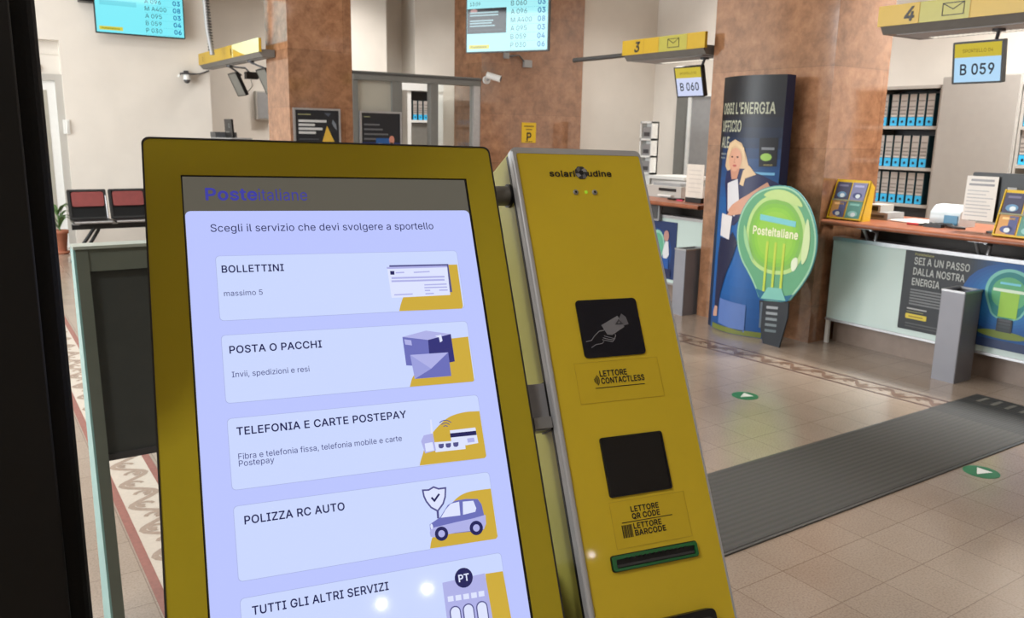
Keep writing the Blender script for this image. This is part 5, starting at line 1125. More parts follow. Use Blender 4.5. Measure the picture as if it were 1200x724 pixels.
# things on the counter behind the pillar
b = MB(); b.box(6.0, 6.42, 5.95, 6.45, 1.003, 1.12, M_GREYP); b.box(5.99, 6.0, 6.02, 6.26, 1.07, 1.10, M_BLACK); b.prism(rr_pts(6.03, 6.4, 6.0, 6.4, .03), 1.12, 1.15, M_GREY); b.box(5.96, 6.0, 6.05, 6.24, 1.02, 1.035, M_WHITE)
single(b, 'desk_printer', 'grey printer with a dark slot on the counter behind the pillar', 'printer')
X = Matrix(((0, 0, 1), (1, 0, 0), (0, 1, 0))).to_4x4()
b = MB(); b.box(5.80, 5.802, 5.47, 5.69, 1.05, 1.36, mat('cream_sheet', (214, 204, 192), .6)); a = Art(b, (5.80, 5.69, 1.05), U, (0, 0, 1), eps=.0008)
for k in range(6): a.rect(.03, .19, .05+k*.04, .058+k*.04, ink(196, 186, 176), 1)
b.box(5.79, 5.83, 5.48, 5.68, 1.003, 1.05, M_BLACK)
single(b, 'notice_sheet', 'cream notice sheet in a black foot on the counter behind the pillar', 'notice')
b = MB(); b.prism(rr_pts(5.93, 6.14, .80, 1.0, .015), 5.70, 5.73, M_GREY, X); b.prism(rr_pts(5.95, 6.12, .82, .975, .01), 5.695, 5.70, M_DGREY, X); b.tube([(5.73, 6.03, .9), (5.80, 6.03, .9)], .02, M_GREY); b.box(5.735, 5.80, 5.99, 6.07, .862, .94, M_GREY)
single(b, 'side_screen', 'grey screen panel at the kiosk edge on the counter behind the pillar', 'panel')
b = MB(); b.prism([(5.82, 5.86), (5.92, 5.82), (5.94, 5.95), (5.84, 5.97)], 1.003, 1.02, M_BLACK); b.tube([(5.80, 5.8, 1.01), (5.80, 5.72, 1.012)], .008, mat('pink_plastic', (196, 60, 90), .4))
single(b, 'stapler', 'small dark stapler and pink pen on the counter behind the pillar', 'stapler')
# cabinets behind that counter
t = thing('low_cabinet', 'low grey cabinet with a white top beyond the counter behind the pillar', 'cabinet', (7.9, 7.85, 0))
b = MB(); b.box(7.62, 8.1, 7.5, 8.10, 0, 1.08, M_GREYP); build(b, 'body', t)
b = MB(); b.box(7.605, 7.62, 7.52, 8.09, .08, 1.06, mat('pale_cabinet_door', (194, 192, 188), .5, var=.02)); build(b, 'door', t)
b = MB(); b.box(7.55, 8.1, 7.45, 8.11, 1.08, 1.12, M_WHITE); build(b, 'cabinet_top', t)
t = thing('storage_rack', 'narrow white rack with small grey boxes beside the low grey cabinet', 'rack', (7.7, 8.22, 0))
b = MB(); b.box(7.6, 7.72, 8.12, 8.14, 0, 1.8, M_WHITE); b.box(7.6, 7.72, 8.33, 8.35, 0, 1.8, M_WHITE); b.box(7.70, 7.72, 8.12, 8.35, 0, 1.8, M_WHITE)
for z in (.9, 1.12, 1.34, 1.56, 1.78): b.box(7.6, 7.72, 8.12, 8.35, z, z+.025, M_WHITE)
build(b, 'carcass', t)
for k, (z, nm) in enumerate(((1.585, 'top'), (1.365, 'second'), (1.145, 'third'))):
    b = MB(); b.box(7.62, 7.695, 8.16, 8.315, z, z+.15, M_GREY); b.box(7.615, 7.62, 8.19, 8.29, z+.03, z+.08, M_DGREY)
    single(b, 'storage_box', 'small grey box on the %s shelf of the narrow white rack' % nm, 'box', 'boxes in the white rack')
b = MB(); b.box(4.1, 4.34, 13.48, 13.6, 1.76, 2.2, M_GREYP); b.box(4.12, 4.32, 13.47, 13.48, 1.78, 2.18, M_GREY); single(b, 'wall_cabinet', 'grey cabinet mounted on the rear wall beyond the left counter', 'cabinet')

# ------------------------------------------------------------------ curved cardboard standee with a bulb cutout
SW = .63
def cyl(u, v, h):
    q = math.pi*u/SW
    return Vector((5.40-(.105+h)*math.sin(q)-h*(1-math.sin(q))*.5, 4.93-u, v))
t = thing('cardboard_standee', 'tall curved blue standee with a woman and a light bulb cutout by the pillar', 'standee', (5.4, 4.5, 0))
b = MB()
out = [cyl(SW*i/24, 0, 0) for i in range(25)]
b.prism([(p.x, p.y) for p in out]+[(5.5, 4.30), (5.5, 4.93)], 0, 2.095, ink(12, 36, 78))
a = Art(b, None, fn=cyl, eps=.0007, strip=.021)
def band_(v0, v1, c, k=0, u0=0.0, u1=SW): a.rect(u0, u1, v0, v1, ink(*c), k)
ramp = [(2.09, (12, 14, 20)), (1.8, (14, 18, 30)), (1.6, (16, 34, 62)), (1.4, (16, 62, 112)), (1.1, (16, 84, 146)), (.5, (12, 88, 158)), (0, (14, 70, 130))]
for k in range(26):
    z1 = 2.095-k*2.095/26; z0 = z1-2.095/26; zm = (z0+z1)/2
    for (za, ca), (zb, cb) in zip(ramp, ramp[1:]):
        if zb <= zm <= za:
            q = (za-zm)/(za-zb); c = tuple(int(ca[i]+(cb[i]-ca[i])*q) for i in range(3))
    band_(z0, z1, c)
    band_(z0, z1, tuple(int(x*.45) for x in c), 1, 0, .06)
def B(px, py): return ((px+5-(850-(py-90)*.0655))*.009, 2.09-(py-90)*.00695)
def bpoly(pts, c, k): a.poly([B(*p) for p in pts], ink(*c), k)
TX = ink(170, 172, 150)
for s_, u_, v_, h_, w_ in (("OGGI L'ENERGIA", .035, 1.80, .085, .535), ('UFFICIO', .035, 1.66, .085, .27), ('ALE', .035, 1.53, .085, .13)):
    vs, fs = text_mesh(s_, 1); sy = h_/CAP; x0 = min(p[0] for p in vs); sx = w_/(max(p[0] for p in vs)-x0)
    for f_ in fs: a.poly([(u_+(vs[i][0]-x0)*sx, v_+vs[i][1]*sy) for i in f_], TX, 4)
a.rect(.04, .14, 1.47, 1.485, ink(110, 120, 126), 4); a.rect(.04, .12, 1.44, 1.452, ink(110, 120, 126), 4)
# printed woman: hair, face, jacket, blouse, arm, legs
bpoly([(868, 161), (860, 165), (856, 176), (853, 192), (856, 196), (876, 215), (884, 210), (883, 190), (880, 176), (876, 165)], (206, 176, 138), 5)
bpoly([(856, 198), (866, 194), (880, 194), (894, 200), (912, 212), (911, 226), (896, 232), (880, 246), (868, 260), (858, 262), (856, 230), (853, 212)], (30, 34, 76), 6)
bpoly([(858, 212), (872, 206), (874, 240), (868, 250), (859, 244)], (208, 206, 210), 7)
bpoly([(862, 194), (874, 194), (871, 206), (864, 207)], (190, 136, 112), 8)
a.ell(*B(868, 184), .075, .095, ink(206, 154, 128), 8)
a.ell(*B(864.5, 181), .012, .007, ink(60, 44, 40), 9); a.ell(*B(871.5, 181), .012, .007, ink(60, 44, 40), 9); a.ell(*B(868, 191), .022, .008, ink(172, 74, 74), 9); a.line([B(868, 182), B(867, 187), B(868.5, 187.5)], .006, ink(176, 124, 100), 9)
bpoly([(868, 163), (859, 168), (857, 182), (861, 178), (864, 170), (869, 168), (876, 172), (880, 184), (879, 170)], (214, 186, 146), 10)
bpoly([(880, 205), (890, 200), (884, 190), (878, 196), (874, 212), (878, 214)], (210, 180, 140), 10)
bpoly([(899, 208), (884, 222), (866, 236), (860, 243), (862, 250), (876, 246), (890, 234), (905, 224)], (202, 148, 122), 9)
for k in range(4): a.line([B(863+k*3, 245-k), B(859+k*3, 250-k)], .016, ink(206, 154, 128), 10)
bpoly([(850, 248), (866, 250), (862, 278), (848, 275)], (214, 210, 210), 11)
bpoly([(848, 277), (862, 278), (866, 268), (872, 280), (866, 300), (858, 320), (850, 345), (846, 366), (840, 366), (842, 330), (844, 300)], (20, 26, 60), 8)
bpoly([(841, 362), (846, 362), (845, 374), (838, 376), (838, 371)], (190, 146, 128), 9)
bpoly([(893, 159), (908, 158), (906, 190), (892, 191)], (14, 16, 24), 6); a.ell(*B(898, 180), .04, .03, ink(150, 190, 90), 7); a.rect(B(895, 164)[0], B(905, 164)[0], B(0, 172)[1], B(0, 169)[1], ink(120, 124, 130), 7)
for k in range(2): a.rect(B(896, 188)[0], B(903, 188)[0], B(0, 188+k)[1]-.003, B(0, 188+k)[1], ink(160, 150, 90), 7)
band_(1.325, 1.345, (110, 170, 206), 5, .36, .60)
bpoly([(850, 350), (880, 353), (878, 386), (848, 381)], (84, 112, 172), 12)
a.rect(.10, .60, .005, .05, ink(108, 116, 50), 12)
build(b, 'curved_banner', t)
# bulb cutout, its own printed board in front
BULB = [(4.207, 1.265), (4.04, 1.249), (3.914, 1.144), (3.831, 1.0), (3.798, 0.839), (3.823, 0.663), (3.899, 0.521), (3.967, 0.43), (4.008, 0.37), (4.286, 0.334), (4.329, 0.417), (4.41, 0.529), (4.508, 0.634), (4.566, 0.767), (4.573, 0.927), (4.517, 1.084), (4.4, 1.207)]
BASE = [(4.287, 0.34), (4.008, 0.37), (4.004, 0.256), (4.031, 0.128), (4.06, 0.0), (4.22, 0.0), (4.27, 0.176)]
INNER = [(4.231, 1.185), (4.07, 1.171), (3.959, 1.077), (3.899, 0.942), (3.899, 0.801), (3.946, 0.665), (4.031, 0.586), (4.208, 0.56), (4.365, 0.605), (4.445, 0.712), (4.479, 0.881), (4.442, 1.035), (4.351, 1.143)]
X = Matrix(((0, 0, -1), (-1, 0, 0), (0, 1, 0))).to_4x4(); X.translation = Vector((5.27, 0, 0))
def bl(pts): return [(-y, z) for y, z in pts]
b = MB()
sb = smooth(bl(BULB))
b.prism(sb[::-1], -.012, 0, ink(70, 140, 140), X)
a = Art(b, (5.27, 0, 0), (0, -1, 0), (0, 0, 1), eps=.001)
def sc(p, c, f): return [(c[0]+(x-c[0])*f, c[1]+(y-c[1])*f) for x, y in p]
cb = (-4.19, .84)
a.poly(sc(sb, cb, .985), ink(152, 196, 164), 0); a.poly(sc(sb, cb, .95), ink(92, 156, 116), 1)
inn = smooth(bl(INNER)); ci = (-4.19, .87)
for k, c in enumerate([(176, 206, 130), (120, 174, 78), (124, 182, 66), (132, 190, 62), (142, 194, 66)]):
    a.poly(sc(inn, ci, 1.0-.1*k), ink(*c), 2+k*.5)
a.poly(smooth([(-4.36, 1.17), (-4.2, 1.24), (-4.02, 1.2), (-3.93, 1.10), (-4.05, 1.13), (-4.2, 1.15)]), ink(182, 206, 132), 5)
a.poly(smooth([(-3.9, 1.06), (-3.86, .9), (-3.87, .74), (-3.92, .66), (-3.93, .78), (-3.92, .94)]), ink(196, 214, 160), 5)
a.poly(smooth([(-4.50, .95), (-4.49, .8), (-4.42, .68), (-4.36, .63), (-4.42, .74), (-4.46, .86)]), ink(150, 196, 140), 5)
a.poly(smooth([(-4.02, .70), (-3.96, .74), (-3.95, .66), (-4.0, .6)]), ink(214, 224, 196), 5)
a.poly([(-4.34, .98), (-4.0, .955), (-4.0, .998), (-4.34, 1.025)], ink(116, 190, 196), 6)
a.text('Posteitaliane', -4.40, .865, .062, ink(232, 232, 196), 7, w=.43, bold=2)
for y0 in (-4.25, -4.17, -4.09): a.line([(y0, .42), (y0, .82)], .022, ink(182, 200, 70), 6.4)
a.poly([(-4.27, .36), (-4.21, .46), (-4.08, .47), (-4.03, .38)], ink(120, 184, 170), 6.8)
a.poly([(-4.33, .43), (-4.28, .35), (-4.02, .375), (-3.97, .44), (-4.1, .4)], ink(26, 96, 128), 4)
build(b, 'bulb_cutout', t, 'flat cutout of a glowing green light bulb')
b = MB(); b.prism(bl(BASE)[::-1], -.012, .001, ink(22, 28, 36), X)
a = Art(b, (5.269, 0, 0), (0, -1, 0), (0, 0, 1), eps=.001)
for k in range(5): a.poly([(-4.21, .10+k*.047), (-4.10, .112+k*.047), (-4.10, .132+k*.047), (-4.21, .122+k*.047)], ink(96+k*14, 108+k*12, 112+k*12), 1)
a.poly([(-4.27, .12), (-4.25, .12), (-4.25, .33), (-4.27, .33)], ink(80, 92, 104), 1)
build(b, 'bulb_socket', t, 'dark screw base of the bulb')

# ------------------------------------------------------------------ mint framed stand and black totem
t = thing('partition_stand', 'mint edged stand with a dark grey panel between the black totem and the kiosk', 'stand', (.7, 2.7, 0))
X = Matrix(((0, 0, 1), (1, 0, 0), (0, 1, 0))).to_4x4()
def yf(z): return 2.735-.14*(1.24-z)/1.24
for x0 in (.27, 1.15):
    b = MB(); b.prism([(yf(0), 0), (2.80, 0), (2.80, 1.245), (yf(1.24), 1.245)], x0, x0+.006, M_MINTF, X); build(b, 'side_plate', t, 'mint side plate')
for x0 in (.276, 1.117):
    b = MB(); b.prism([(yf(0)-.004, 0), (yf(0)+.03, 0), (yf(1.24)+.03, 1.245), (yf(1.24)-.004, 1.245)], x0, x0+.033, M_FRAMESH, X); build(b, 'front_post', t)
b = MB(); b.prism([(yf(1.18), 1.175), (2.79, 1.175), (2.795, 1.243), (yf(1.24), 1.243)], .309, 1.117, M_FRAMESH, X); b.box(.27, 1.156, 2.725, 2.805, 1.243, 1.252, mat('pale_top_strip', (176, 186, 176), .35)); build(b, 'top_bar', t)
b = MB(); b.prism([(yf(.6)+.02, .595), (yf(.6)+.035, .595), (yf(1.18)+.035, 1.18), (yf(1.18)+.02, 1.18)], .309, 1.117, M_PANELD, X); b.prism([(yf(.6)+.014, .59), (yf(.6)+.04, .59), (yf(.61)+.04, .61), (yf(.61)+.014, .61)], .309, 1.117, M_DGREY, X); build(b, 'dark_panel', t)

t = thing('black_totem', 'tall black totem panel filling the left edge of the photo', 'totem', (-.25, 1.04, 0))
b = MB(); b.prism(rr_pts(-.62, .086, 1.0, 1.09, .014), .03, 2.25, M_BLACKM); build(b, 'body', t)
b = MB(); b.prism(rr_pts(-.58, .062, .992, 1.0, .003), .08, 2.2, mat('black_satin_face', (10, 11, 12), .5, var=.1)); build(b, 'front_face', t)
b = MB(); b.prism(rr_pts(-.66, .12, .9, 1.22, .02), 0, .03, M_BLACK); build(b, 'base_plate', t)
IC = {"y1": [(0.2709, -0.2013), (0.2737, -0.1929), (0.278, -0.1832), (0.3049, -0.1467), (0.3379, -0.1356), (0.3653, -0.1358), (0.365, -0.1993), (0.3629, -0.2024)], "bill_back": [(0.2649, -0.134), (0.3519, -0.1347), (0.3519, -0.1771), (0.2628, -0.1757)], "bill": [(0.2614, -0.138), (0.3496, -0.1392), (0.3481, -0.1814), (0.2624, -0.1819)], "bill_top": [(0.2606, -0.1367), (0.3492, -0.1372), (0.3495, -0.1398), (0.2609, -0.1396)], "bill_sq": [(0.2647, -0.1428), (0.2708, -0.143), (0.2704, -0.1484), (0.2647, -0.1482)], "bl0": [(0.2726, -0.1456), (0.2849, -0.1454)], "bl1": [(0.2987, -0.1459), (0.3223, -0.1454)], "bl2": [(0.2656, -0.1532), (0.3434, -0.1538)], "bl3": [(0.265, -0.1578), (0.3427, -0.1585)], "bl4": [(0.3118, -0.165), (0.345, -0.165)], "bl5": [(0.3113, -0.1691), (0.345, -0.1695)], "bl6": [(0.3113, -0.1732), (0.3194, -0.1735)], "bl7": [(0.3326, -0.1737), (0.3453, -0.174)], "bl8": [(0.2665, -0.1778), (0.2931, -0.1777)], "bl9": [(0.3116, -0.1782), (0.3241, -0.1781)], "y2": [(0.2723, -0.3084), (0.2767, -0.2973), (0.2978, -0.2698), (0.332, -0.2455), (0.366, -0.244), (0.3657, -0.3069), (0.3635, -0.3088)], "box_t": [(0.2707, -0.2384), (0.3054, -0.2315), (0.3408, -0.2386), (0.3066, -0.245)], "box_l": [(0.2707, -0.2384), (0.3066, -0.245), (0.3046, -0.2829), (0.2711, -0.2785)], "box_r": [(0.3066, -0.245), (0.3408, -0.2386), (0.3411, -0.2782), (0.3046, -0.2829)], "tape": [(0.3172, -0.2402), (0.3264, -0.2386), (0.3273, -0.2476), (0.3233, -0.2498), (0.3227, -0.2424)], "lab": [(0.2727, -0.2419), (0.2824, -0.244), (0.2826, -0.2513), (0.2733, -0.2494)], "env": [(0.2782, -0.2645), (0.333, -0.2648), (0.3328, -0.2984), (0.2805, -0.2982)], "env_d": [(0.3054, -0.286), (0.333, -0.2648), (0.3328, -0.2984), (0.2805, -0.2982)], "env_l": [(0.2782, -0.2645), (0.3054, -0.286), (0.2805, -0.2982)], "y3": [(0.2721, -0.4145), (0.2769, -0.4032), (0.2906, -0.3787), (0.3169, -0.3571), (0.3416, -0.3505), (0.3667, -0.3509), (0.3671, -0.4131), (0.3645, -0.4156)], "ant": [(0.2946, -0.3556), (0.2966, -0.3558), (0.2957, -0.3874), (0.2924, -0.387)], "rt_l": [(0.2779, -0.3833), (0.2826, -0.3758), (0.2954, -0.3744), (0.2968, -0.3975), (0.2815, -0.3997)], "rt_f": [(0.2824, -0.3867), (0.2934, -0.3859), (0.2943, -0.3972), (0.2826, -0.3979)], "rt_b": [(0.295, -0.3865), (0.3391, -0.3882), (0.3386, -0.4004), (0.2961, -0.3998)], "port0": [(0.3013, -0.3896), (0.3089, -0.3897), (0.3083, -0.394), (0.3059, -0.3958), (0.3026, -0.3954), (0.3011, -0.3936)], "port1": [(0.3114, -0.3899), (0.319, -0.39), (0.3184, -0.3944), (0.316, -0.3961), (0.3127, -0.3957), (0.3112, -0.394)], "port2": [(0.322, -0.3899), (0.3298, -0.39), (0.3291, -0.3944), (0.3267, -0.3961), (0.3233, -0.3958), (0.3219, -0.394)], "pc": [(0.3202, -0.373), (0.3571, -0.3728), (0.3582, -0.3944), (0.3393, -0.3955), (0.3382, -0.3885), (0.3202, -0.3877)], "pc_d": [(0.3196, -0.377), (0.3573, -0.3774), (0.3573, -0.3832), (0.3197, -0.3827)], "pc_s": [(0.3428, -0.3865), (0.3528, -0.3864), (0.3533, -0.3922), (0.3432, -0.3923)], "wifi": [(0.3144, -0.3683)], "wifi_r": [(0.3159, -0.3578)], "y4": [(0.272, -0.5215), (0.2771, -0.508), (0.2945, -0.4857), (0.3118, -0.4668), (0.3321, -0.4578), (0.3667, -0.4572), (0.3665, -0.5205), (0.3639, -0.5232)], "shield": [(0.2719, -0.4469), (0.28, -0.4476), (0.287, -0.4447), (0.2936, -0.4479), (0.3032, -0.448), (0.3011, -0.4595), (0.297, -0.4679), (0.2885, -0.476), (0.2802, -0.4702), (0.2748, -0.4617), (0.2725, -0.4548)], "check": [(0.2823, -0.4577), (0.2858, -0.4624), (0.2935, -0.4545)], "stick": [(0.2885, -0.476), (0.288, -0.4855)], "car": [(0.2753, -0.4913), (0.2906, -0.4844), (0.3029, -0.4706), (0.3139, -0.4663), (0.3288, -0.466), (0.3455, -0.4683), (0.3499, -0.476), (0.3519, -0.496), (0.3493, -0.5074), (0.3464, -0.5096), (0.2834, -0.5063), (0.2745, -0.5064)], "car_l": [(0.2739, -0.5018), (0.2758, -0.4964), (0.31, -0.4938), (0.3354, -0.4924), (0.3533, -0.4903), (0.3523, -0.5019), (0.3483, -0.5084), (0.308, -0.5069), (0.2791, -0.5083), (0.2744, -0.5068)], "win1": [(0.2913, -0.4852), (0.2993, -0.4756), (0.3072, -0.4693), (0.3191, -0.4682), (0.3182, -0.486)], "win2": [(0.3241, -0.4689), (0.3389, -0.4697), (0.3416, -0.48), (0.3396, -0.4844), (0.322, -0.4858)], "wh1": [(0.2893, -0.5053), (0.2983, -0.5058)], "wh2": [(0.3377, -0.5052), (0.347, -0.5055)], "hl": [(0.2773, -0.4943)], "y5": [(0.342, -0.5647), (0.3666, -0.5654), (0.3691, -0.6326), (0.3388, -0.6324)], "bld": [(0.2824, -0.5657), (0.3413, -0.5638), (0.3437, -0.6333), (0.2823, -0.6234)], "bw0": [(0.2868, -0.5835), (0.2945, -0.5837), (0.2943, -0.5903), (0.2867, -0.5901)], "bw1": [(0.2973, -0.5839), (0.305, -0.5841), (0.3048, -0.5908), (0.2971, -0.5905)], "bw2": [(0.3078, -0.5843), (0.3156, -0.5845), (0.3154, -0.5912), (0.3077, -0.5909)], "bw3": [(0.3185, -0.5846), (0.3263, -0.5849), (0.3261, -0.5916), (0.3183, -0.5913)], "bw4": [(0.3288, -0.5846), (0.3367, -0.5849), (0.3365, -0.5916), (0.3286, -0.5913)], "arch0": [(0.2944, -0.6039), (0.302, -0.6042)], "arch1": [(0.3122, -0.6043), (0.32, -0.6046)], "arch2": [(0.3307, -0.6047), (0.3386, -0.605)], "ptc": [(0.3116, -0.5644), (0.3239, -0.5654)], "ccard": [(0.5813, -0.2403), (0.6123, -0.2269), (0.6209, -0.2451), (0.5974, -0.2565), (0.5888, -0.2557)], "fan": [(0.6133, -0.2324), (0.6198, -0.2237), (0.6268, -0.2295), (0.6292, -0.2412), (0.6203, -0.2431)], "tri": [(0.6062, -0.2406), (0.6132, -0.2329), (0.6187, -0.2406)], "h1": [(0.5502, -0.2642), (0.5596, -0.263), (0.5662, -0.2562), (0.5754, -0.2496), (0.5849, -0.2485)], "h2": [(0.5574, -0.274), (0.566, -0.2698), (0.5768, -0.2689), (0.5806, -0.2656)], "h3": [(0.5823, -0.2573), (0.5918, -0.2603), (0.5993, -0.2627), (0.6024, -0.2586), (0.6017, -0.2556)], "h4": [(0.5799, -0.26), (0.5886, -0.263), (0.5984, -0.2646), (0.6009, -0.2618)], "h5": [(0.578, -0.263), (0.5868, -0.2653), (0.5952, -0.2673), (0.5979, -0.2645)], "wv": [(0.5507, -0.3223)]}
# ------------------------------------------------------------------ self service kiosk in the foreground
_h, _t, _ro = .1759, .4851, -.0173
_u = Vector((math.cos(_h), -math.sin(_h), 0)); _nh = Vector((_u.y, -_u.x, 0))
_v = Vector((0, 0, 1))*math.cos(_t)-_nh*math.sin(_t)
KN = _u.cross(_v)
KU = _u*math.cos(_ro)+_v*math.sin(_ro); KV = _v*math.cos(_ro)-_u*math.sin(_ro)
KT = Vector((.2479, 1.1564, 1.5402))
KX = Matrix((KU, KV, KN)).transposed().to_4x4(); KX.translation = KT
KE = .00025
kiosk = thing('service_kiosk', 'yellow self service kiosk with a large lit touch screen and a slim reader column', 'kiosk', (.6, 1.1, 0))
def kart(b, w=0): return Art(b, KT+KN*w, KU, KV, eps=KE)
K_RIM = mat('dark_grey_rim', (64, 62, 58), .4, .3)
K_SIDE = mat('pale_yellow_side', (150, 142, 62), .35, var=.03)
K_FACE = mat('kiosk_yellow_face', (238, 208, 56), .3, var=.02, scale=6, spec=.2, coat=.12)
K_SILV = mat('satin_silver_edge', (198, 200, 204), .35, .2, var=.03)
K_TXT = ink(34, 30, 20)
b = MB(); b.prism(rr_pts(-.0455, .4447, -.80, .0535, .010), -.055, -.0025, K_RIM, KX)
b.ring(rr_pts(-.0455, .4447, -.80, .0535, .010), rr_pts(-.0432, .4424, -.798, .0512, .009), -.0025, .0008, K_RIM, KX)
build(b, 'screen_housing', kiosk)
b = MB(); b.ring(rr_pts(-.0432, .4424, -.798, .0512, .009), rr_pts(0, .4, -.7071, 0, .0008), -.0025, 0, M_FRAMEY, KX); build(b, 'front_frame', kiosk, 'yellow frame under glass')
L_BG = lit(188, 198, 255); L_TILE = lit(203, 216, 255); L_EDGE = lit(166, 176, 226); L_NAVY = lit(28, 32, 82); L_GREYT = lit(70, 74, 128)
L_YEL = lit(206, 172, 62); L_WHT = lit(222, 228, 255); L_LAV = lit(176, 178, 232); L_PUR = lit(108, 112, 186); L_PURD = lit(84, 84, 140); L_DRK = lit(38, 38, 92)
b = MB(); b.box(0, .4, -.7071, 0, -.0025, -.0012, M_BLACK, KX)
a = kart(b, -.0012)
a.rect(.0018, .3965, -.704, -.0022, lit(92, 88, 78), 0)
a.rrect(.0025, .3962, -.704, -.0512, .007, L_BG, 1)
a.text('Poste', .029, -.0352, .0165, lit(62, 62, 160), 1, w=.066, bold=2); a.text('italiane', .0965, -.0358, .0165, lit(64, 64, 150), 1, w=.065)
a.text('Scegli il servizio che devi svolgere a sportello', .0325, -.0805, .0105, L_NAVY, 2, w=.305)
disp = build(b, 'touch_screen', kiosk, 'lit touch screen with service menu')
TILES = [('BOLLETTINI', .0425, -.1375, .0785, .0095), ('POSTA O PACCHI', .0447, -.2455, .116, .0095), ('TELEFONIA E CARTE POSTEPAY', .046, -.3495, .2165, .0095), ('POLIZZA RC AUTO', .0475, -.4575, .121, .0095), ('TUTTI GLI ALTRI SERVIZI', .0487, -.562, .164, .0095)]
SUBS = {0: [('massimo 5', .0432, -.1695, .048)], 1: [('Invii, spedizioni e resi', .0455, -.2765, .096)], 2: [('Fibra e telefonia fissa, telefonia mobile e carte', .046, -.3795, .2065), ('Postepay', .046, -.388, .042)]}
TL_ = {0: 'white bill form', 1: 'parcel and envelope', 2: 'router and payment card', 3: 'car and shield', 4: 'post office building'}
def P_(k): return IC[k]
for i in range(5):
    b = MB(); a = kart(b, -.0012+KE*2)
    vt = -.1146-.1068*i; vb = vt-.0871
    a.rrect(.0363-.0006, .3674+.0006, vb-.0006, vt+.0006, .0052, L_EDGE, 0); a.rrect(.0363, .3674, vb, vt, .005, L_TILE, 1)
    s_, u_, v_, w_, h_ = TILES[i]
    a.text(s_, u_, v_, h_, L_NAVY, 3, w=w_, bold=1)
    for s_, u_, v_, w_ in SUBS.get(i, []): a.text(s_, u_, v_, .0072, L_GREYT, 3, w=w_)
    def pl(k, m, l): a.poly(P_(k), m, l)
    def cd(k): (x0, y0), (x1, y1) = P_(k); return x0, y0, math.hypot(x1-x0, y1-y0)
    q = P_('y%d' % (i+1)); arc, end = q[:-2], q[-2:]
    if i in (2, 3):
        cr = [arc[0]]+arc+[arc[-1]]; arc = []
        for j in range(1, len(cr)-2):
            for s in range(6):
                t_ = s/6; p0, p1, p2, p3 = cr[j-1:j+3]
                arc.append(tuple(.5*(2*p1[e]+(p2[e]-p0[e])*t_+(2*p0[e]-5*p1[e]+4*p2[e]-p3[e])*t_**2+(3*p1[e]-p0[e]-3*p2[e]+p3[e])*t_**3) for e in (0, 1)))
        arc.append(cr[-1])
    a.poly(arc+end, L_YEL, 2)
    if i == 0:
        pl('bill_back', L_PURD, 3); pl('bill', L_WHT, 4); pl('bill_top', L_LAV, 5); pl('bill_sq', L_DRK, 6)
        for j in range(10): a.line(P_('bl%d' % j), .0018 if j not in (2, 3) else .0026, L_LAV, 5)
    elif i == 1:
        pl('box_t', L_LAV, 3); pl('box_l', L_PUR, 3); pl('box_r', lit(52, 52, 120), 3); pl('tape', L_WHT, 4); pl('lab', L_LAV, 4)
        pl('env', L_LAV, 5); pl('env_d', L_PUR, 6); pl('env_l', lit(156, 160, 222), 6)
    elif i == 2:
        pl('ant', L_WHT, 3); pl('pc', L_WHT, 4); pl('pc_d', L_DRK, 5); pl('pc_s', L_LAV, 5); pl('rt_b', L_WHT, 6); pl('rt_l', L_LAV, 7); pl('rt_f', L_WHT, 8)
        for j in range(3): pl('port%d' % j, L_PURD, 7)
        c = P_('wifi')[0]; r = math.dist(c, P_('wifi_r')[0])
        for j in range(3): a.arc(c[0], c[1]-.002, r*(.4+.35*j), 40, 130, .0011, L_PURD, 6)
    elif i == 3:
        a.line(P_('stick'), .003, L_PURD, 3)
        pl('shield', L_WHT, 4); q = P_('shield'); a.line(q+[q[0]], .0022, L_PURD, 5); a.line(P_('check'), .0026, L_DRK, 6)
        pl('car', L_PUR, 7); pl('car_l', L_LAV, 8); pl('win1', L_WHT, 9); pl('win2', L_WHT, 9)
        for k in ('wh1', 'wh2'):
            x, y, r = cd(k); a.ell(x, y, r, r, L_DRK, 10); a.ell(x, y, r*.5, r*.5, L_LAV, 11)
        x, y = P_('hl')[0]; a.ell(x, y, .0018, .0035, L_WHT, 10)
    else:
        pl('bld', L_LAV, 3)
        for j in range(5): pl('bw%d' % j, L_WHT, 4)
        for j in range(3):
            x, y, r = cd('arch%d' % j); a.ell(x, y, r, r, L_PURD, 4); a.rect(x-r, x+r, y-.02, y, L_PURD, 4); a.ell(x, y, r*.8, r*.8, L_WHT, 5); a.rect(x-r*.8, x+r*.8, y-.02, y, L_WHT, 5)
        x, y, r = cd('ptc'); a.ell(x, y, r, r, L_DRK, 6); a.text('PT', x, y-.0042, .0085, L_WHT, 7, bold=2, align='c')
    build(b, 'service_button', disp, 'menu tile "%s" with a drawn %s' % (TILES[i][0], TL_[i]))

# reader column
CL, CR, CT = .4796, .7155, .0545
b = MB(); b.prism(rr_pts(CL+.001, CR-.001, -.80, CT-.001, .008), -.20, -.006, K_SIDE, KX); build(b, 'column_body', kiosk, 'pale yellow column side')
b = MB(); b.ring(rr_pts(CL, CR, -.80, CT, .010), rr_pts(CL+.0095, CR-.0035, -.79, CT-.0095, .004), -.012, .0, K_SILV, KX)
b.tube([KX @ Vector((CL+.0048, -.795, -.001)), KX @ Vector((CL+.0048, CT-.008, -.001))], .0045, K_SILV, 12)
b.box(CL-.0006, CL+.0004, -.79, CT-.01, -.018, -.012, M_BLACK, KX)
build(b, 'column_trim', kiosk, 'rounded aluminium edge of the column')
b = MB(); b.prism(rr_pts(CL+.0095, CR-.0035, -.79, CT-.0095, .004), -.01, -.0006, K_FACE, KX); build(b, 'column_face', kiosk)
b = MB(); a = kart(b)
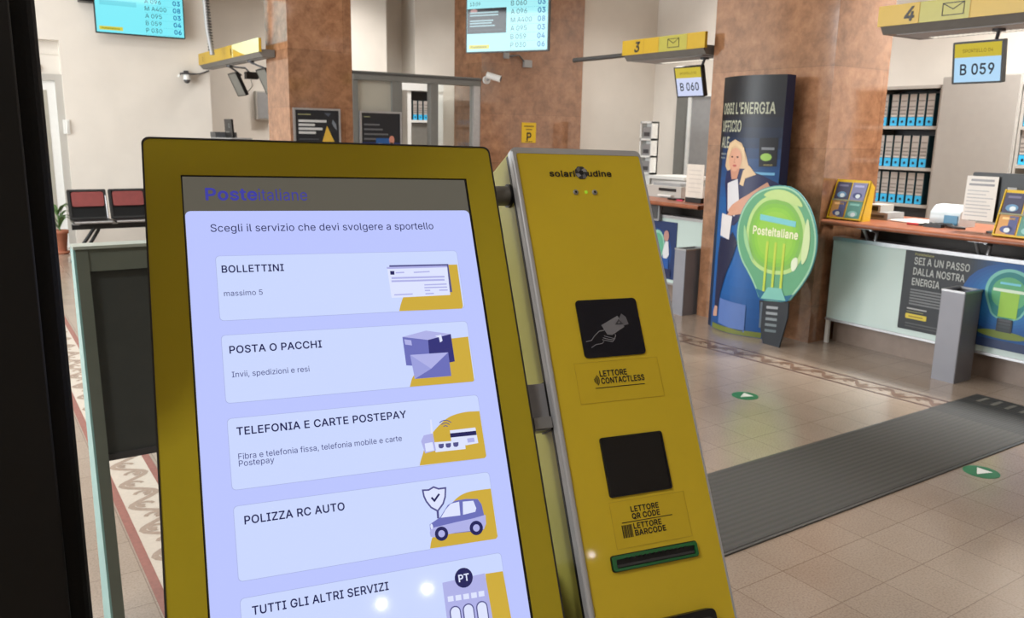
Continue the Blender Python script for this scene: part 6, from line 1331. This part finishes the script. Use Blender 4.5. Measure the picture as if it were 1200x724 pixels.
a.text('solari', .5405, .006, .0098, K_TXT, 0, w=.045, bold=2); build(b, 'brand_lettering', kiosk)
b = MB(); a = kart(b); a.text('udine', .6085, .007, .0098, K_TXT, 0, w=.044, bold=2); build(b, 'brand_lettering', kiosk)
b = MB(); a = kart(b); cx, cy = .5975, .0128
oc = [(cx+.0118*math.cos(math.radians(22.5+45*i)), cy+.0118*math.sin(math.radians(22.5+45*i))) for i in range(8)]
a.poly(oc, ink(58, 58, 60), 0)
for j in range(4):
    q = math.radians(90*j+20)
    a.poly([(cx+.0042*math.cos(q), cy+.0042*math.sin(q)), (cx+.0108*math.cos(q-.2), cy+.0108*math.sin(q-.2)), (cx+.0112*math.cos(q+.5), cy+.0112*math.sin(q+.5)), (cx+.0052*math.cos(q+1.0), cy+.0052*math.sin(q+1.0))], ink(168, 168, 170) if j % 2 == 0 else ink(120, 120, 124), 1)
a.rect(cx-.0034, cx+.0034, cy-.0034, cy+.0034, ink(16, 16, 18), 2)
build(b, 'emblem', kiosk)
for u in (.581, .615):
    b = MB(); b.lathe([(.0045, -.0006), (.0045, .001), (.0036, .0016)], (u, -.021, 0), M_ALU, 20, KX); b.lathe([(.0022, .0016), (.002, .0018)], (u, -.021, 0), M_BLACK, 6, KX); build(b, 'screw', kiosk)
b = MB(); b.lathe([(.0028, -.0006), (.0028, .0002)], (.6, -.0205, 0), lit(150, 190, 40), 16, KX); build(b, 'indicator_light', kiosk, 'tiny green light')

b = MB(); b.prism(rr_pts(.5445, .6505, -.2895, -.1995, .006), -.0006, .0012, mat('dark_reader_glass', (18, 20, 34), .16, var=.02), KX)
a = kart(b, .0012); G1 = ink(138, 138, 146); G2 = ink(112, 112, 120)
a.poly(IC['ccard'], G1, 1); a.poly(IC['fan'], G2, 0)
for f_ in (1.0, .62): 
    q = IC['tri']; c = (sum(p[0] for p in q)/3, sum(p[1] for p in q)/3); q = [(c[0]+(p[0]-c[0])*f_, c[1]+(p[1]-c[1])*f_) for p in q]; a.line(q+[q[0]], .0009, ink(46, 46, 56), 2)
for k in ('h1', 'h2', 'h3', 'h4', 'h5'): a.line(IC[k], .0013, G1, 3)
build(b, 'contactless_reader', kiosk, 'black contactless card reader pad')
def label_edge(a, u0, u1, v0, v1):
    m = mat('label_edge_yellow', (214, 182, 44), .3)
    for r in ((u0, u1, v0, v0+.0006), (u0, u1, v1-.0006, v1), (u0, u0+.0006, v0, v1), (u1-.0006, u1, v0, v1)): a.rect(*r, m, 0)
b = MB(); b.box(.5245, .6690, -.357, -.2955, -.0006, -.0003, mat('clear_label_yellow', (236, 205, 54), .3, var=.02, spec=.2, coat=.12), KX); a = kart(b, -.0003)
label_edge(a, .5245, .669, -.357, -.2955)
a.text('LETTORE', .564, -.3185, .0085, K_TXT, 1, w=.047, bold=2); a.text('CONTACTLESS', .5645, -.3295, .0085, K_TXT, 1, w=.075, bold=2)
a.rect(.553, .638, -.3358, -.3347, K_TXT, 1)
wx, wy = .5515, -.3235
for j, r in enumerate((.0028, .0052, .0076, .0100)): a.arc(wx, wy, r, -48, 48, .0013, K_TXT, 1)
build(b, 'reader_label', kiosk, 'label reading LETTORE CONTACTLESS')
b = MB(); b.ring(rr_pts(.5438, .6498, -.4945, -.4085, .004), rr_pts(.5458, .6478, -.4925, -.4105, .003), -.0006, .0018, M_BLACK, KX); b.prism(rr_pts(.5458, .6478, -.4925, -.4105, .003), -.003, .0006, M_GLASSB, KX); build(b, 'code_reader', kiosk, 'black glass window of the code reader')
b = MB(); b.box(.541, .668, -.566, -.5005, -.0006, -.0003, mat('clear_label_yellow', (236, 205, 54), .3, var=.02, spec=.2, coat=.12), KX); a = kart(b, -.0003); label_edge(a, .541, .668, -.566, -.5005)
a.text('LETTORE', .574, -.518, .0075, K_TXT, 1, w=.047, bold=2); a.text('QR CODE', .574, -.5275-.0005, .0075, K_TXT, 1, w=.047, bold=2)
a.rect(.556, .641, -.5316, -.5306, K_TXT, 1)
a.text('LETTORE', .5735, -.5415, .0075, K_TXT, 1, w=.047, bold=2); a.text('BARCODE', .5742, -.5512, .0075, K_TXT, 1, w=.052, bold=2)
u = .5545
for j, wd in enumerate((.0016, .0008, .0018, .0008, .0014, .0008, .0018, .001)): a.rect(u, u+wd, -.552, -.5345, K_TXT, 1); u += wd+.0009
build(b, 'code_label', kiosk, 'label reading LETTORE QR CODE and LETTORE BARCODE')
b = MB(); b.ring(rr_pts(.5285, .6705, -.594, -.5735, .004), rr_pts(.5345, .6665, -.5905, -.5785, .002), -.0006, .004, M_GSLOT, KX)
b.ring(rr_pts(.5275, .6715, -.595, -.5725, .004), rr_pts(.5285, .6705, -.594, -.5735, .003), -.0006, .0018, M_BLACK, KX)
b.box(.5345, .6665, -.5905, -.5785, -.0006, .0004, M_BLACK, KX); b.box(.536, .665, -.589, -.586, .0004, .0022, M_DGREY, KX)
for j in range(14): b.box(.55+.0075*j, .5535+.0075*j, -.580, -.5775, .0004, .0042, M_BLACK, KX)
build(b, 'card_slot', kiosk, 'green bezel card slot')
b = MB(); b.prism(rr_pts(.545, .6735, -.73, -.6665, .008), -.0006, .012, M_BLACK, KX); b.prism(rr_pts(.552, .666, -.72, -.677, .006), .012, .0135, M_DGREY, KX); build(b, 'ticket_outlet', kiosk, 'black ticket outlet')
# hinge and latch in the gap
b = MB(); b.tube([KX @ Vector((.443, -.014, -.032)), KX @ Vector((.481, -.014, -.032))], .0155, mat('grey_hinge', (130, 128, 122), .4, .3), 24); b.tube([KX @ Vector((.4765, -.014, -.032)), KX @ Vector((.4805, -.014, -.032))], .0185, M_BLACK, 24); build(b, 'hinge', kiosk, 'grey hinge barrel')
b = MB(); b.box(.452, .4785, -.386, -.318, -.05, -.016, mat('grey_latch', (150, 150, 154), .35), KX); b.box(.450, .4775, -.384, -.368, -.046, -.008, M_GREY, KX); b.box(.4785, .480, -.388, -.316, -.052, -.014, M_BLACK, KX); build(b, 'latch', kiosk, 'grey locking latch')
# pedestal below, out of the picture
PX = Matrix((_u, -_nh, Vector((0, 0, 1)))).transposed().to_4x4(); PX.translation = Vector((KT.x, KT.y, 0))
b = MB(); b.prism(rr_pts(.06, .66, -.19, .04, .03), .02, .98, M_GREY, PX); build(b, 'pedestal', kiosk)
b = MB(); b.prism(rr_pts(-.02, .74, -.42, .12, .05), 0, .02, K_RIM, PX); build(b, 'base_plate', kiosk)
